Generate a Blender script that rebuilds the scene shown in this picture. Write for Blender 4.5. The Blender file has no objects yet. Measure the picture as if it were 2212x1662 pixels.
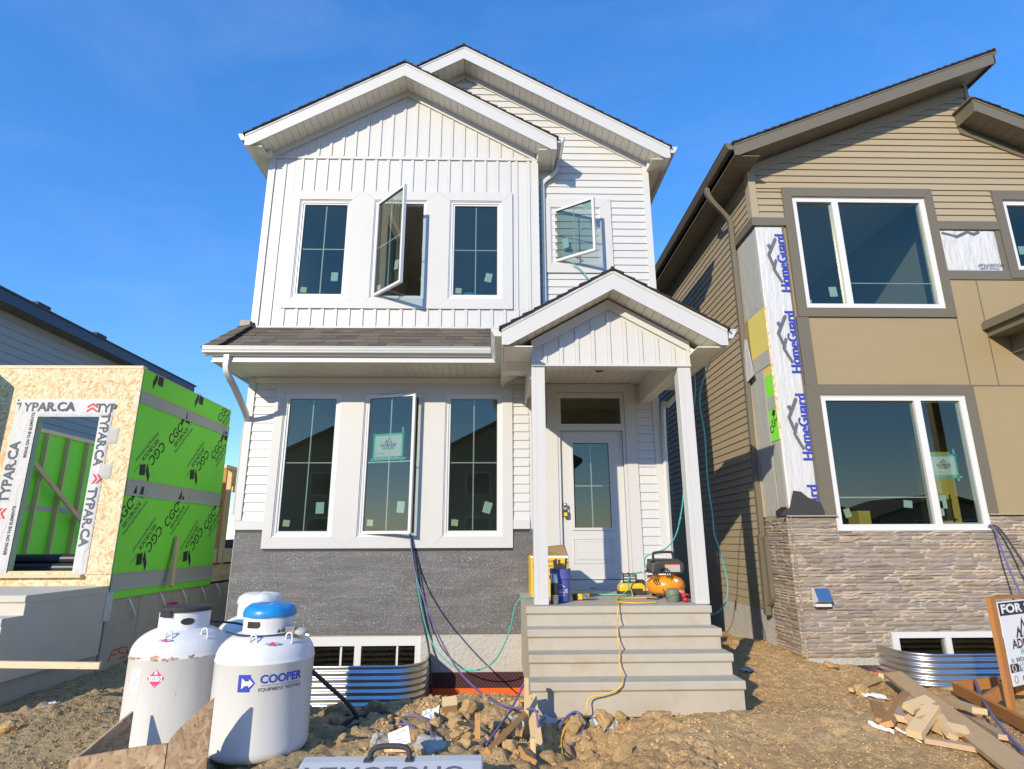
import bpy, bmesh, math, random
import numpy as np
from mathutils import Vector, Matrix, Quaternion
R = math.radians
random.seed(7); rng = np.random.default_rng(7)
scn = bpy.context.scene; col = scn.collection

# ------------------------------------------------------------------ camera
CAM = np.array([0.0, -8.2, 1.55]); FPX = 1280.45           # focal length in px of a 2212 px wide frame
PITCH, YAW, ROLL = .257249, .0239006, -.00366763
_f = np.array([math.sin(YAW)*math.cos(PITCH), math.cos(YAW)*math.cos(PITCH), math.sin(PITCH)])
_r = np.array([math.cos(YAW), -math.sin(YAW), 0]); _u = np.cross(_r, _f)
CR = math.cos(ROLL)*_r + math.sin(ROLL)*_u; CU = -math.sin(ROLL)*_r + math.cos(ROLL)*_u; CF = _f
cd = bpy.data.cameras.new('camera'); cam = bpy.data.objects.new('camera', cd); col.objects.link(cam)
cd.sensor_width = 36; cd.lens = FPX/2212*36; cd.clip_end = 3000; cd.clip_start = .05
m = Matrix.Identity(4)
for i in range(3): m[i][0] = CR[i]; m[i][1] = CU[i]; m[i][2] = -CF[i]; m[i][3] = CAM[i]
cam.matrix_world = m; scn.camera = cam

# ------------------------------------------------------------------ sky, sun, exposure
SUN = Vector((.61, 1.0, -.475)).normalized()                   # direction the light travels
EL = math.asin(-SUN.z); AZ = math.atan2(-SUN.x, -SUN.y)       # where the sun stands, clockwise from +Y
w = bpy.data.worlds.new('World'); scn.world = w; w.use_nodes = True
nt = w.node_tree; nt.nodes.clear()
sky = nt.nodes.new('ShaderNodeTexSky'); sky.sky_type = 'NISHITA'; sky.sun_disc = False
sky.sun_elevation = EL; sky.sun_rotation = AZ; sky.altitude = 650; sky.air_density = 1.15; sky.dust_density = 0.0; sky.ozone_density = 5.0
hs = nt.nodes.new('ShaderNodeHueSaturation'); hs.inputs['Saturation'].default_value = 1.36; hs.inputs['Value'].default_value = 1.12
gm = nt.nodes.new('ShaderNodeGamma'); gm.inputs[1].default_value = .72
tn = nt.nodes.new('ShaderNodeMix'); tn.data_type = 'RGBA'; tn.blend_type = 'MULTIPLY'; tn.inputs[0].default_value = 1; tn.inputs[7].default_value = (1.03, 1.04, 1.28, 1)
bg = nt.nodes.new('ShaderNodeBackground'); bg.inputs['Strength'].default_value = .15
wo = nt.nodes.new('ShaderNodeOutputWorld')
nt.links.new(sky.outputs[0], gm.inputs[0]); nt.links.new(gm.outputs[0], hs.inputs['Color']); nt.links.new(hs.outputs[0], tn.inputs[6])
tcw = nt.nodes.new('ShaderNodeTexCoord'); mpw = nt.nodes.new('ShaderNodeMapping'); mpw.inputs['Scale'].default_value = (1.1, 3.2, 5.5); mpw.inputs['Rotation'].default_value = (.35, .5, .3)      # thin high cirrus all over the sky
nzw = nt.nodes.new('ShaderNodeTexNoise'); nzw.inputs['Scale'].default_value = 1.6; nzw.inputs['Detail'].default_value = 7; nzw.inputs['Roughness'].default_value = .58; nzw.inputs['Distortion'].default_value = .6
rpw = nt.nodes.new('ShaderNodeValToRGB'); rpw.color_ramp.elements[0].position = .46; rpw.color_ramp.elements[0].color = (0,0,0,1); rpw.color_ramp.elements[1].position = .82; rpw.color_ramp.elements[1].color = (.055,.055,.055,1)
cmx = nt.nodes.new('ShaderNodeMix'); cmx.data_type = 'RGBA'; cmx.inputs[7].default_value = (4.2, 4.5, 4.9, 1)
nt.links.new(tcw.outputs['Generated'], mpw.inputs[0]); nt.links.new(mpw.outputs[0], nzw.inputs['Vector']); nt.links.new(nzw.outputs['Fac'], rpw.inputs[0]); nt.links.new(rpw.outputs[0], cmx.inputs[0]); nt.links.new(tn.outputs[2], cmx.inputs[6]); nt.links.new(cmx.outputs[2], bg.inputs[0]); nt.links.new(bg.outputs[0], wo.inputs[0])
sl = bpy.data.lights.new('sun', 'SUN'); sl.energy = 2.55; sl.angle = R(.5); sl.color = (1, .882, .685)
so = bpy.data.objects.new('sun', sl); col.objects.link(so)
so.rotation_mode = 'QUATERNION'; so.rotation_quaternion = SUN.to_track_quat('-Z', 'Y'); so.location = (-8, -14, 12)
scn.view_settings.view_transform = 'Standard'; scn.view_settings.look = 'None'
scn.view_settings.exposure = 0.95; scn.view_settings.gamma = 1
scn.cycles.max_bounces = 10; scn.cycles.transparent_max_bounces = 16; scn.cycles.caustics_reflective = False; scn.cycles.caustics_refractive = False

# ------------------------------------------------------------------ helpers
def at(x, y, Y=None, Z=None, X=None):
    """the point of the place that a spot of the photograph shows, on a plane of known Y, Z or X"""
    d = CF + (x-1106)/FPX*CR - (y-831)/FPX*CU
    t = (Y-CAM[1])/d[1] if Y is not None else ((Z-CAM[2])/d[2] if Z is not None else (X-CAM[0])/d[0])
    return Vector(CAM + t*d)
def r4(x, y): return 504.8+.3706*x, 1045.7+.3706*y
def r6(x, y): return 1045.7+.32545*x, 649.0+.32545*y
def r7(x, y): return 1081.8+.3272*x, 1117.8+.3272*y
def r8(x, y): return 1586.6+.3272*x, 1117.8+.3272*y
def r3(x, y): return .32603*x, 1262.1+.32603*y

class MB:
    def __init__(s): s.v = []; s.f = []
    def add(s, vs, fs):
        b = len(s.v); s.v += [tuple(p) for p in vs]; s.f += [tuple(b+i for i in f) for f in fs]; return s
    def hexa(s, p): return s.add(p, [(0,3,2,1),(4,5,6,7),(0,1,5,4),(1,2,6,5),(2,3,7,6),(3,0,4,7)])
    def box(s, x0, x1, y0, y1, z0, z1):
        return s.hexa([(x0,y0,z0),(x1,y0,z0),(x1,y1,z0),(x0,y1,z0),(x0,y0,z1),(x1,y0,z1),(x1,y1,z1),(x0,y1,z1)])
    def prism(s, pts, a, b, ax):
        n = len(pts)
        def mk(p, t): return (p[0],t,p[1]) if ax == 'y' else ((t,p[0],p[1]) if ax == 'x' else (p[0],p[1],t))
        vs = [mk(p,a) for p in pts]+[mk(p,b) for p in pts]
        area = sum(pts[i][0]*pts[(i+1)%n][1]-pts[(i+1)%n][0]*pts[i][1] for i in range(n))
        flip = (area > 0) == (ax in 'zx')
        fs = [tuple(range(n)), tuple(range(2*n-1, n-1, -1))]+[(i, n+i, n+(i+1)%n, (i+1)%n) for i in range(n)]
        if flip: fs = [f[::-1] for f in fs]
        return s.add(vs, fs)
    def tube(s, path, r, n=8, twist=0, rs=None, cap=True):
        P = [Vector(p) for p in path]; b = len(s.v); N = None
        for i, p in enumerate(P):
            t = (P[min(i+1,len(P)-1)]-P[max(i-1,0)]).normalized()
            if N is None: N = t.orthogonal().normalized() if abs(t.z) < .99 else Vector((1,0,0))
            if i == 0 and abs(t.z) < .95: N = t.cross(Vector((0,0,1))).normalized()
            N = (N-t*N.dot(t)).normalized(); B = t.cross(N)
            rr = rs[i] if rs else r
            for k in range(n):
                a = twist+2*math.pi*k/n; q = p+rr*(math.cos(a)*N+math.sin(a)*B); s.v.append(tuple(q))
        for i in range(len(P)-1):
            for k in range(n): s.f.append((b+i*n+k, b+i*n+(k+1)%n, b+(i+1)*n+(k+1)%n, b+(i+1)*n+k))
        if cap: s.f.append(tuple(b+k for k in range(n-1,-1,-1))); s.f.append(tuple(b+(len(P)-1)*n+k for k in range(n)))
        return s
    def lathe(s, prof, c=(0,0,0), n=32, sx=1, sy=1):
        b = len(s.v)
        for (r, z) in prof:
            for k in range(n):
                a = 2*math.pi*k/n; s.v.append((c[0]+r*sx*math.cos(a), c[1]+r*sy*math.sin(a), c[2]+z))
        for i in range(len(prof)-1):
            for k in range(n): s.f.append((b+i*n+k, b+i*n+(k+1)%n, b+(i+1)*n+(k+1)%n, b+(i+1)*n+k))
        s.f.append(tuple(b+k for k in range(n-1,-1,-1))); s.f.append(tuple(b+(len(prof)-1)*n+k for k in range(n)))
        return s
    def xf(s, M): s.v = [tuple(M @ Vector(p)) for p in s.v]; return s
    def mesh(s, name, mat=None, smooth=False):
        me = bpy.data.meshes.new(name); me.from_pydata(s.v, [], s.f)
        if mat: me.materials.append(mat)
        if smooth: me.polygons.foreach_set('use_smooth', [True]*len(me.polygons))
        me.update(); return me
    def build(s, name, mat, parent=None, smooth=False, sharp=None, bevel=0):
        o = put(name, s.mesh(name, mat, smooth), parent)
        if smooth and sharp is not None: o.data.set_sharp_from_angle(angle=R(sharp))
        if bevel:
            bv = o.modifiers.new('bevel', 'BEVEL'); bv.width = bevel; bv.segments = 2; bv.limit_method = 'ANGLE'; bv.angle_limit = R(50)
        return o
def put(name, me, parent=None, M=None):
    o = bpy.data.objects.new(name, me); col.objects.link(o)
    if parent is not None:
        o.parent = parent
        o.matrix_parent_inverse = WORLD.get(parent.name, Matrix.Identity(4)).inverted()
    if M is not None: o.matrix_basis = M
    if M is not None: WORLD[o.name] = M
    return o
WORLD = {}
def thing(name, label, cat, loc=(0,0,0), group=None):
    o = bpy.data.objects.new(name, None); col.objects.link(o); o.empty_display_size = .2
    o.location = loc; WORLD[o.name] = Matrix.Translation(loc); tag(o, label, cat, group); return o
def tag(o, label=None, cat=None, group=None, kind=None):
    if label: o['label'] = label
    if cat: o['category'] = cat
    if group: o['group'] = group
    if kind: o['kind'] = kind
    return o
def smooth_path(pts, n=8):
    P = [Vector(p) for p in pts]; out = []
    for i in range(len(P)-1):
        p0 = P[max(i-1,0)]; p1 = P[i]; p2 = P[i+1]; p3 = P[min(i+2,len(P)-1)]
        for k in range(n):
            t = k/n; out.append(.5*((2*p1)+(p2-p0)*t+(2*p0-5*p1+4*p2-p3)*t*t+(3*p1-p0-3*p2+p3)*t**3))
    out.append(P[-1]); return out
_tx = {}
def text(s, org, u, v, size, mat, parent, name='lettering', align='CENTER', bold=0., wide=1., ext=.0012, clip=()):
    key = (s, align, bold, ext)
    if key not in _tx:
        cu = bpy.data.curves.new('lettering', 'FONT'); cu.body = s; cu.size = 1; cu.align_x = align; cu.align_y = 'CENTER'
        cu.offset = bold; cu.extrude = 0; cu.resolution_u = 3
        o = bpy.data.objects.new('tmp', cu); me = bpy.data.meshes.new_from_object(o)
        bpy.data.objects.remove(o); _tx[key] = me
    me = _tx[key].copy(); me.materials.clear(); me.materials.append(mat)
    u = Vector(u).normalized(); v = Vector(v).normalized(); wv = u.cross(v)
    M = Matrix.Identity(4)
    for i in range(3): M[i][0] = u[i]*size*wide; M[i][1] = v[i]*size; M[i][2] = wv[i]; M[i][3] = org[i]
    if clip:                                                    # cut the print where its sheet ends
        bm = bmesh.new(); bm.from_mesh(me); bm.transform(M)
        for co, no in clip: bmesh.ops.bisect_plane(bm, geom=bm.verts[:]+bm.edges[:]+bm.faces[:], plane_co=co, plane_no=no, clear_outer=True)
        bm.to_mesh(me); bm.free(); M = Matrix.Identity(4)
        if not me.polygons: return None
    return put(name, me, parent, M)
def plank(name, p, q, w, t, mat, parent=None, up=(0,0,1), bev=0):
    """a board from p to q, w wide and t thick (t along 'up')"""
    p = Vector(p); q = Vector(q); u = (q-p); L = u.length; u.normalize(); up = Vector(up)
    s = up.cross(u).normalized(); n = u.cross(s)
    me = MB().box(0, L, -w/2, w/2, -t/2, t/2).mesh(name, mat)
    M = Matrix.Identity(4)
    for i in range(3): M[i][0] = u[i]; M[i][1] = s[i]; M[i][2] = n[i]; M[i][3] = p[i]
    return put(name, me, parent, M)

# ------------------------------------------------------------------ materials
def nodes(name):
    mt = bpy.data.materials.new(name); mt.use_nodes = True; t = mt.node_tree; b = t.nodes['Principled BSDF']; return mt, t, b
def N(t, typ, **k):
    n = t.nodes.new(typ)
    for a, v in k.items():
        if a in n.inputs.keys() if hasattr(n.inputs, 'keys') else False: n.inputs[a].default_value = v
        else: setattr(n, a, v)
    return n
def coords(t, scale=(1,1,1), kind='Object', rnd=False, rot=(0,0,0), inv=False):
    tc = t.nodes.new('ShaderNodeTexCoord'); mp = t.nodes.new('ShaderNodeMapping')
    if inv: mp.vector_type = 'TEXTURE'; scale = tuple(1/s for s in scale)
    mp.inputs['Scale'].default_value = scale; mp.inputs['Rotation'].default_value = rot
    t.links.new(tc.outputs[kind], mp.inputs[0])
    if rnd:
        oi = t.nodes.new('ShaderNodeObjectInfo'); mu = t.nodes.new('ShaderNodeMath'); mu.operation = 'MULTIPLY'; mu.inputs[1].default_value = 37.
        cb = t.nodes.new('ShaderNodeCombineXYZ'); t.links.new(oi.outputs['Random'], mu.inputs[0])
        for i in range(3): t.links.new(mu.outputs[0], cb.inputs[i])
        t.links.new(cb.outputs[0], mp.inputs['Location'])
    return mp
def noise(t, mp, scale, detail=4, rough=.55, dist=0):
    n = t.nodes.new('ShaderNodeTexNoise'); n.inputs['Scale'].default_value = scale; n.inputs['Detail'].default_value = detail
    n.inputs['Roughness'].default_value = rough; n.inputs['Distortion'].default_value = dist
    t.links.new(mp.outputs[0], n.inputs['Vector']); return n
def ramp(t, src, stops):
    r = t.nodes.new('ShaderNodeValToRGB'); e = r.color_ramp.elements
    while len(e) < len(stops): e.new(.5)
    for el, (p, c) in zip(e, stops): el.position = p; el.color = (*c, 1) if len(c) == 3 else c
    t.links.new(src, r.inputs[0]); return r
def mixc(t, fac, a, b, mode='MIX'):
    n = t.nodes.new('ShaderNodeMix'); n.data_type = 'RGBA'; n.blend_type = mode
    if isinstance(fac, (int, float)): n.inputs[0].default_value = fac
    else: t.links.new(fac, n.inputs[0])
    for sock, val in ((n.inputs[6], a), (n.inputs[7], b)):
        if isinstance(val, tuple): sock.default_value = (*val, 1) if len(val) == 3 else val
        else: t.links.new(val, sock)
    return n.outputs[2]
def bump(t, b, h, strength=.3, dist=.01):
    n = t.nodes.new('ShaderNodeBump'); n.inputs['Strength'].default_value = strength; n.inputs['Distance'].default_value = dist
    t.links.new(h, n.inputs['Height']); t.links.new(n.outputs[0], b.inputs['Normal']); return n
def objrand(t, lo, hi):
    oi = t.nodes.new('ShaderNodeObjectInfo'); mr = t.nodes.new('ShaderNodeMapRange'); mr.inputs['To Min'].default_value = lo; mr.inputs['To Max'].default_value = hi
    t.links.new(oi.outputs['Random'], mr.inputs[0]); return mr.outputs[0]
def M(name, c, rough=.5, metal=0, var=.05, vs=2.5, bs=0, bstr=.2, bdist=.004, rnd=0, stretch=(1,1,1), dirt=0, dirtc=(.25,.2,.14), spec=.5, trans=0):
    mt, t, b = nodes(name); mp = coords(t, stretch)
    n = noise(t, mp, vs, 6, .6)
    cc = mixc(t, n.outputs['Fac'], tuple(x*(1-var) for x in c), tuple(min(1,x*(1+var)) for x in c))
    if dirt:
        nd = noise(t, coords(t), 1.7, 8, .7); rd = ramp(t, nd.outputs['Fac'], [(.5,(0,0,0)),(.78,(dirt,)*3)])
        cc = mixc(t, rd.outputs[0], cc, dirtc)
    if rnd:
        o = objrand(t, 1-rnd, 1+rnd); hv = t.nodes.new('ShaderNodeHueSaturation'); t.links.new(o, hv.inputs['Value']); t.links.new(cc, hv.inputs['Color']); cc = hv.outputs[0]
    t.links.new(cc, b.inputs['Base Color']); b.inputs['Roughness'].default_value = rough; b.inputs['Metallic'].default_value = metal
    b.inputs['Specular IOR Level'].default_value = spec
    if bs: bump(t, b, noise(t, mp, bs, 5, .6).outputs['Fac'], bstr, bdist)
    return mt
WHITE = M('white_vinyl', (.60,.595,.575), .42, var=.04, vs=1.3, bs=60, bstr=.05, stretch=(1,1,6), rnd=.012, dirt=.06)
WHITE_H = M('white_vinyl_lap', (.605,.60,.58), .42, var=.025, vs=1.3, bs=60, bstr=.06, stretch=(.15,1,4), rnd=.015, dirt=.05)
TRIMW = M('white_trim', (.575,.57,.555), .5, var=.02, vs=3, bs=90, bstr=.10, stretch=(1,1,.12), dirt=.05)
SOFF = M('soffit_white', (.76,.73,.64), .5, var=.02, rnd=.012)
METW = M('white_gutter_metal', (.62,.62,.60), .3, var=.02)
PVC = M('window_pvc', (.68,.68,.665), .28, var=.01)
PVCG = M('window_gasket', (.16,.16,.16), .5)
DARKIN = M('drywall', (.78,.77,.72), .9, var=.04)
FLOORM = M('subfloor', (.42,.32,.20), .9)
CONC = M('concrete', (.455,.41,.325), .88, var=.14, vs=3.2, bs=55, bstr=.3, bdist=.003, dirt=.9, dirtc=(.40,.285,.165))
CONCL = M('concrete_wall', (.46,.43,.36), .85, var=.16, vs=1.4, bs=30, bstr=.2, dirt=.5, dirtc=(.22,.19,.14))
PARGE = M('parging', (.47,.45,.41), .95, var=.16, vs=3.5, bs=22, bstr=1.0, bdist=.02, dirt=.4, dirtc=(.30,.28,.25))
BLACK = M('black_plastic', (.03,.03,.032), .4)
BLACKR = M('black_rubber', (.04,.04,.042), .7, var=.2)
TAN = M('tan_siding', (.38,.312,.205), .55, var=.05, vs=1.2, bs=50, bstr=.12, stretch=(.12,.12,5), rnd=.03)
TANP = M('tan_panel', (.335,.26,.14), .6, var=.07, vs=2, bs=45, bstr=.25, stretch=(.2,1,5), rnd=.02)
TAUPE = M('taupe_trim', (.155,.135,.095), .5, var=.05, vs=2, bs=60, bstr=.08)
TAUPES = M('taupe_soffit', (.18,.155,.11), .6, var=.05, rnd=.03)
ORANGE = M('orange_plastic', (.85,.14,.02), .45)
YEL = M('yellow_plastic', (.85,.52,.03), .4)
TEAL = M('teal_hose', (.06,.42,.38), .4)
PURP = M('purple_hose', (.12,.11,.27), .45)
YCORD = M('yellow_cord', (.80,.50,.05), .5)
STEEL = M('bare_steel', (.55,.55,.56), .3, metal=1)
WRAP = M('white_housewrap', (.60,.60,.595), .5, var=.08, vs=6, bs=8, bstr=.9, bdist=.03, stretch=(1.6,1,.35))
WRAPG = M('grey_flashing_tape', (.44,.44,.41), .6, var=.08, vs=4, bs=9, bstr=.35, bdist=.01)
PAPER = M('paper', (.80,.82,.80), .8)
STICK = M('window_sticker', (.70,.86,.80), .8)
STICK2 = M('window_sticker_cream', (.82,.80,.62), .8)
TAPE = M('green_tape', (.10,.62,.42), .7)
INK = M('black_ink', (.035,.03,.03), .7)
INKG = M('grey_ink', (.12,.13,.15), .8)
INKB = M('blue_ink', (.035,.06,.42), .7)
INKR = M('red_ink', (.62,.06,.07), .7)
REDL = M('pink_red_label', (.78,.06,.20), .6)
WL = M('label_white', (.82,.82,.82), .6)
BLUEC = M('blue_plastic_cap', (.015,.25,.60), .35, var=.05)
BUCK = M('blue_bucket', (.09,.12,.38), .4)
GREENP = M('olive_plastic', (.16,.20,.13), .5)
REDP = M('red_plastic', (.60,.03,.04), .4)
FLAG = M('flagging_pink', (.75,.3,.4), .7)
SPRAYP = M('pink_spray', (.75,.02,.28), .8)
SPRAYO = M('orange_spray', (.68,.12,.06), .8)
GREYS = M('grey_siding', (.34,.34,.33), .7, var=.04, rnd=.03)
NAVY = M('navy_fascia', (.035,.05,.09), .55)
DKROOF = M('dark_house_roof', (.10,.085,.075), .9)
DKWALL = M('dark_house_wall', (.30,.26,.22), .9)
ASPH = M('asphalt', (.055,.055,.058), .9, var=.2, vs=20)
CAR = M('car_paint', (.05,.052,.06), .25)
TYRE = M('tyre', (.02,.02,.02), .8)
YELB = M('yellow_board', (.70,.52,.14), .8)

def lumber(name, c1, c2, st=(1.2,14,14), rnd=.12, dirt=.15):
    mt, t, b = nodes(name); mp = coords(t, st, rnd=True)
    n = noise(t, mp, 2.6, 8, .65, 1.2); w2 = t.nodes.new('ShaderNodeTexWave'); w2.inputs['Scale'].default_value = .9; w2.inputs['Distortion'].default_value = 6; w2.inputs['Detail'].default_value = 4; w2.bands_direction = 'Y'
    t.links.new(mp.outputs[0], w2.inputs[0])
    c = mixc(t, n.outputs['Fac'], c1, c2); c = mixc(t, .25, c, mixc(t, w2.outputs['Fac'], c1, c2))
    kn = noise(t, coords(t, (3,7,7), rnd=True), 2.2, 2); rk = ramp(t, kn.outputs['Fac'], [(.68,(0,0,0)),(.75,(.6,)*3)]); c = mixc(t, rk.outputs[0], c, tuple(x*.4 for x in c1))
    dn = noise(t, coords(t, rnd=True), 5, 7, .7); rd = ramp(t, dn.outputs['Fac'], [(.5,(0,0,0)),(.8,(dirt,)*3)]); c = mixc(t, rd.outputs[0], c, (.28,.20,.12))
    o = objrand(t, 1-rnd, 1+rnd); hv = t.nodes.new('ShaderNodeHueSaturation'); t.links.new(o, hv.inputs['Value']); t.links.new(c, hv.inputs['Color'])
    t.links.new(hv.outputs[0], b.inputs['Base Color']); b.inputs['Roughness'].default_value = .75
    bump(t, b, n.outputs['Fac'], .25, .004); return mt
PINE = lumber('pine_lumber', (.60,.40,.19), (.74,.55,.30))
PINEW = lumber('pale_spruce', (.66,.50,.30), (.80,.67,.45))
FIR = lumber('red_fir', (.46,.22,.07), (.58,.31,.11))
STAIN = lumber('stained_cedar', (.40,.16,.035), (.50,.22,.06), rnd=.08)
BROWNP = lumber('brown_plank', (.54,.34,.16), (.66,.45,.24), rnd=.03, dirt=.3)
WEATH = lumber('weathered_board', (.50,.34,.19), (.62,.45,.28), rnd=.08, dirt=.3)

def osb(name, cs, dark=1.):
    mt, t, b = nodes(name); cc = None; hh = None
    for i, (rot, st) in enumerate([((0,.25,0),(8,1,34)),((0,1.25,0),(8,1,36)),((0,2.2,0),(9,1,32))]):
        mp = coords(t, st, rot=rot, inv=True); v = t.nodes.new('ShaderNodeTexVoronoi'); v.inputs['Scale'].default_value = 1.5
        dn = noise(t, coords(t), 6, 3); mx = t.nodes.new('ShaderNodeMix'); mx.data_type = 'VECTOR'; mx.inputs[0].default_value = .04
        t.links.new(mp.outputs[0], mx.inputs[4]); t.links.new(dn.outputs['Color'], mx.inputs[5]); t.links.new(mx.outputs[1], v.inputs['Vector'])
        sp = t.nodes.new('ShaderNodeSeparateColor'); t.links.new(v.outputs['Color'], sp.inputs[0])
        r = ramp(t, sp.outputs[i % 3], [(0, tuple(x*dark for x in cs[0])),(.35, tuple(x*dark for x in cs[1])),(.8, tuple(x*dark for x in cs[2])),(1, tuple(x*dark for x in cs[3]))])
        if cc is None: cc = r.outputs[0]; hh = sp.outputs[1]
        else:
            pick = noise(t, coords(t, (1,1,1)), 9+3*i, 2); rp = ramp(t, pick.outputs['Fac'], [(.47,(0,0,0)),(.53,(1,1,1))]); cc = mixc(t, rp.outputs[0], cc, r.outputs[0])
    t.links.new(cc, b.inputs['Base Color']); b.inputs['Roughness'].default_value = .8; bump(t, b, hh, .25, .003); return mt
OSB = osb('osb_board', [(.58,.36,.16),(.74,.55,.32),(.82,.67,.45),(.88,.78,.58)])
OSBD = osb('old_form_board', [(.24,.14,.08),(.36,.24,.14),(.44,.31,.19),(.50,.37,.24)])

def green_board():
    mt, t, b = nodes('green_sheathing'); n = noise(t, coords(t), 1.1, 6)
    c = mixc(t, n.outputs['Fac'], (.21,.82,.05), (.26,.90,.07)); sc = noise(t, coords(t, (1,2,9)), 14, 8, .8); rs = ramp(t, sc.outputs['Fac'], [(.66,(0,0,0)),(.72,(.3,)*3)])
    c = mixc(t, rs.outputs[0], c, (.35,.6,.3)); t.links.new(c, b.inputs['Base Color']); b.inputs['Roughness'].default_value = .65; return mt
GREEN = green_board()

def dirt_mat():
    mt, t, b = nodes('bare_dirt'); mp = coords(t)
    n1 = noise(t, mp, .8, 8, .6); n2 = noise(t, mp, 9, 10, .7); n3 = noise(t, mp, 60, 6, .7)
    c = ramp(t, n1.outputs['Fac'], [(.3,(.57,.355,.155)),(.55,(.71,.465,.215)),(.75,(.75,.53,.275))]).outputs[0]
    c = mixc(t, ramp(t, n2.outputs['Fac'], [(.35,(.75,.75,.75)),(.65,(1.08,1.06,1.03))]).outputs[0], (0,0,0), c, 'MIX') if False else mixc(t, 1, c, ramp(t, n2.outputs['Fac'], [(.3,(.72,.70,.68)),(.7,(1.1,1.08,1.05))]).outputs[0], 'MULTIPLY')
    # grey loam on the left lot, orange loam on the heap by the steps
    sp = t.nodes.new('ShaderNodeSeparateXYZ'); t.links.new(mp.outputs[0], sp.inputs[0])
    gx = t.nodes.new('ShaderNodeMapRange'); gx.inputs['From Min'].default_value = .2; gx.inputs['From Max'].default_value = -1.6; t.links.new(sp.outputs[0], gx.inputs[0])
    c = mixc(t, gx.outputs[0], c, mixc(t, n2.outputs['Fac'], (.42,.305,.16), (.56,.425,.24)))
    pn = ramp(t, n3.outputs['Fac'], [(.38,(0,0,0)),(.45,(1,1,1))]); c = mixc(t, pn.outputs[0], mixc(t, .62, c, (.13,.085,.045)), c)
    lp = ramp(t, noise(t, mp, 48, 4, .65).outputs['Fac'], [(.57,(0,0,0)),(.64,(.6,)*3)]); c = mixc(t, lp.outputs[0], c, (.80,.64,.40))
    t.links.new(c, b.inputs['Base Color']); b.inputs['Roughness'].default_value = .97; b.inputs['Specular IOR Level'].default_value = .15
    ad = t.nodes.new('ShaderNodeMath'); ad.operation = 'ADD'; t.links.new(n2.outputs['Fac'], ad.inputs[0]); t.links.new(n3.outputs['Fac'], ad.inputs[1])
    bump(t, b, ad.outputs[0], 1.0, .024); return mt
DIRT = dirt_mat()
def clod_mat(name, a, c2):
    mt, t, b = nodes(name); mp = coords(t, rnd=True); n = noise(t, mp, 6, 8, .7); n2 = noise(t, mp, 40, 5, .7)
    c = mixc(t, n.outputs['Fac'], a, c2); o = objrand(t, .85, 1.15); hv = t.nodes.new('ShaderNodeHueSaturation'); t.links.new(o, hv.inputs['Value']); t.links.new(c, hv.inputs['Color'])
    t.links.new(hv.outputs[0], b.inputs['Base Color']); b.inputs['Roughness'].default_value = .97; b.inputs['Specular IOR Level'].default_value = .1
    bump(t, b, n2.outputs['Fac'], .8, .01); return mt
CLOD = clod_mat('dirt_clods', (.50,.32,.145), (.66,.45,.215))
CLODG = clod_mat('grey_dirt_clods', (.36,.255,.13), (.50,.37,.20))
ROCKP = clod_mat('pale_stone', (.50,.47,.42), (.66,.63,.57))

def stone_mat():
    mt, t, b = nodes('ledge_stone'); mp = coords(t, (3,3,9), rnd=True); n = noise(t, mp, 3, 8, .7)
    o = objrand(t, 0, 1); base = ramp(t, o, [(0,(.37,.31,.25)),(.3,(.42,.365,.31)),(.55,(.47,.41,.35)),(.75,(.48,.38,.27)),(.9,(.51,.45,.385)),(1,(.40,.36,.325))]).outputs[0]
    c = mixc(t, 1, base, ramp(t, n.outputs['Fac'], [(.25,(.72,.70,.69)),(.75,(1.12,1.1,1.08))]).outputs[0], 'MULTIPLY')
    t.links.new(c, b.inputs['Base Color']); b.inputs['Roughness'].default_value = .9; bump(t, b, n.outputs['Fac'], .8, .02); return mt
STONE = stone_mat()
def shingle_mat():
    mt, t, b = nodes('asphalt_shingle'); mp = coords(t, rnd=True); n = noise(t, mp, 160, 3, .8); n1 = noise(t, coords(t, (2,6,6), rnd=True), 2, 3)
    o = objrand(t, .75, 1.3); c = mixc(t, n.outputs['Fac'], (.055,.045,.036), (.19,.155,.115)); c = mixc(t, .4, c, mixc(t, n1.outputs['Fac'], (.065,.052,.04), (.18,.145,.105)))
    hv = t.nodes.new('ShaderNodeHueSaturation'); t.links.new(o, hv.inputs['Value']); t.links.new(c, hv.inputs['Color']); t.links.new(hv.outputs[0], b.inputs['Base Color'])
    b.inputs['Roughness'].default_value = .95; bump(t, b, n.outputs['Fac'], .5, .003); return mt
SHING = shingle_mat()
SHEDGE = M('asphalt_shingle_core', (.032,.029,.027), .95, var=.3, vs=20, rnd=.2)

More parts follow.
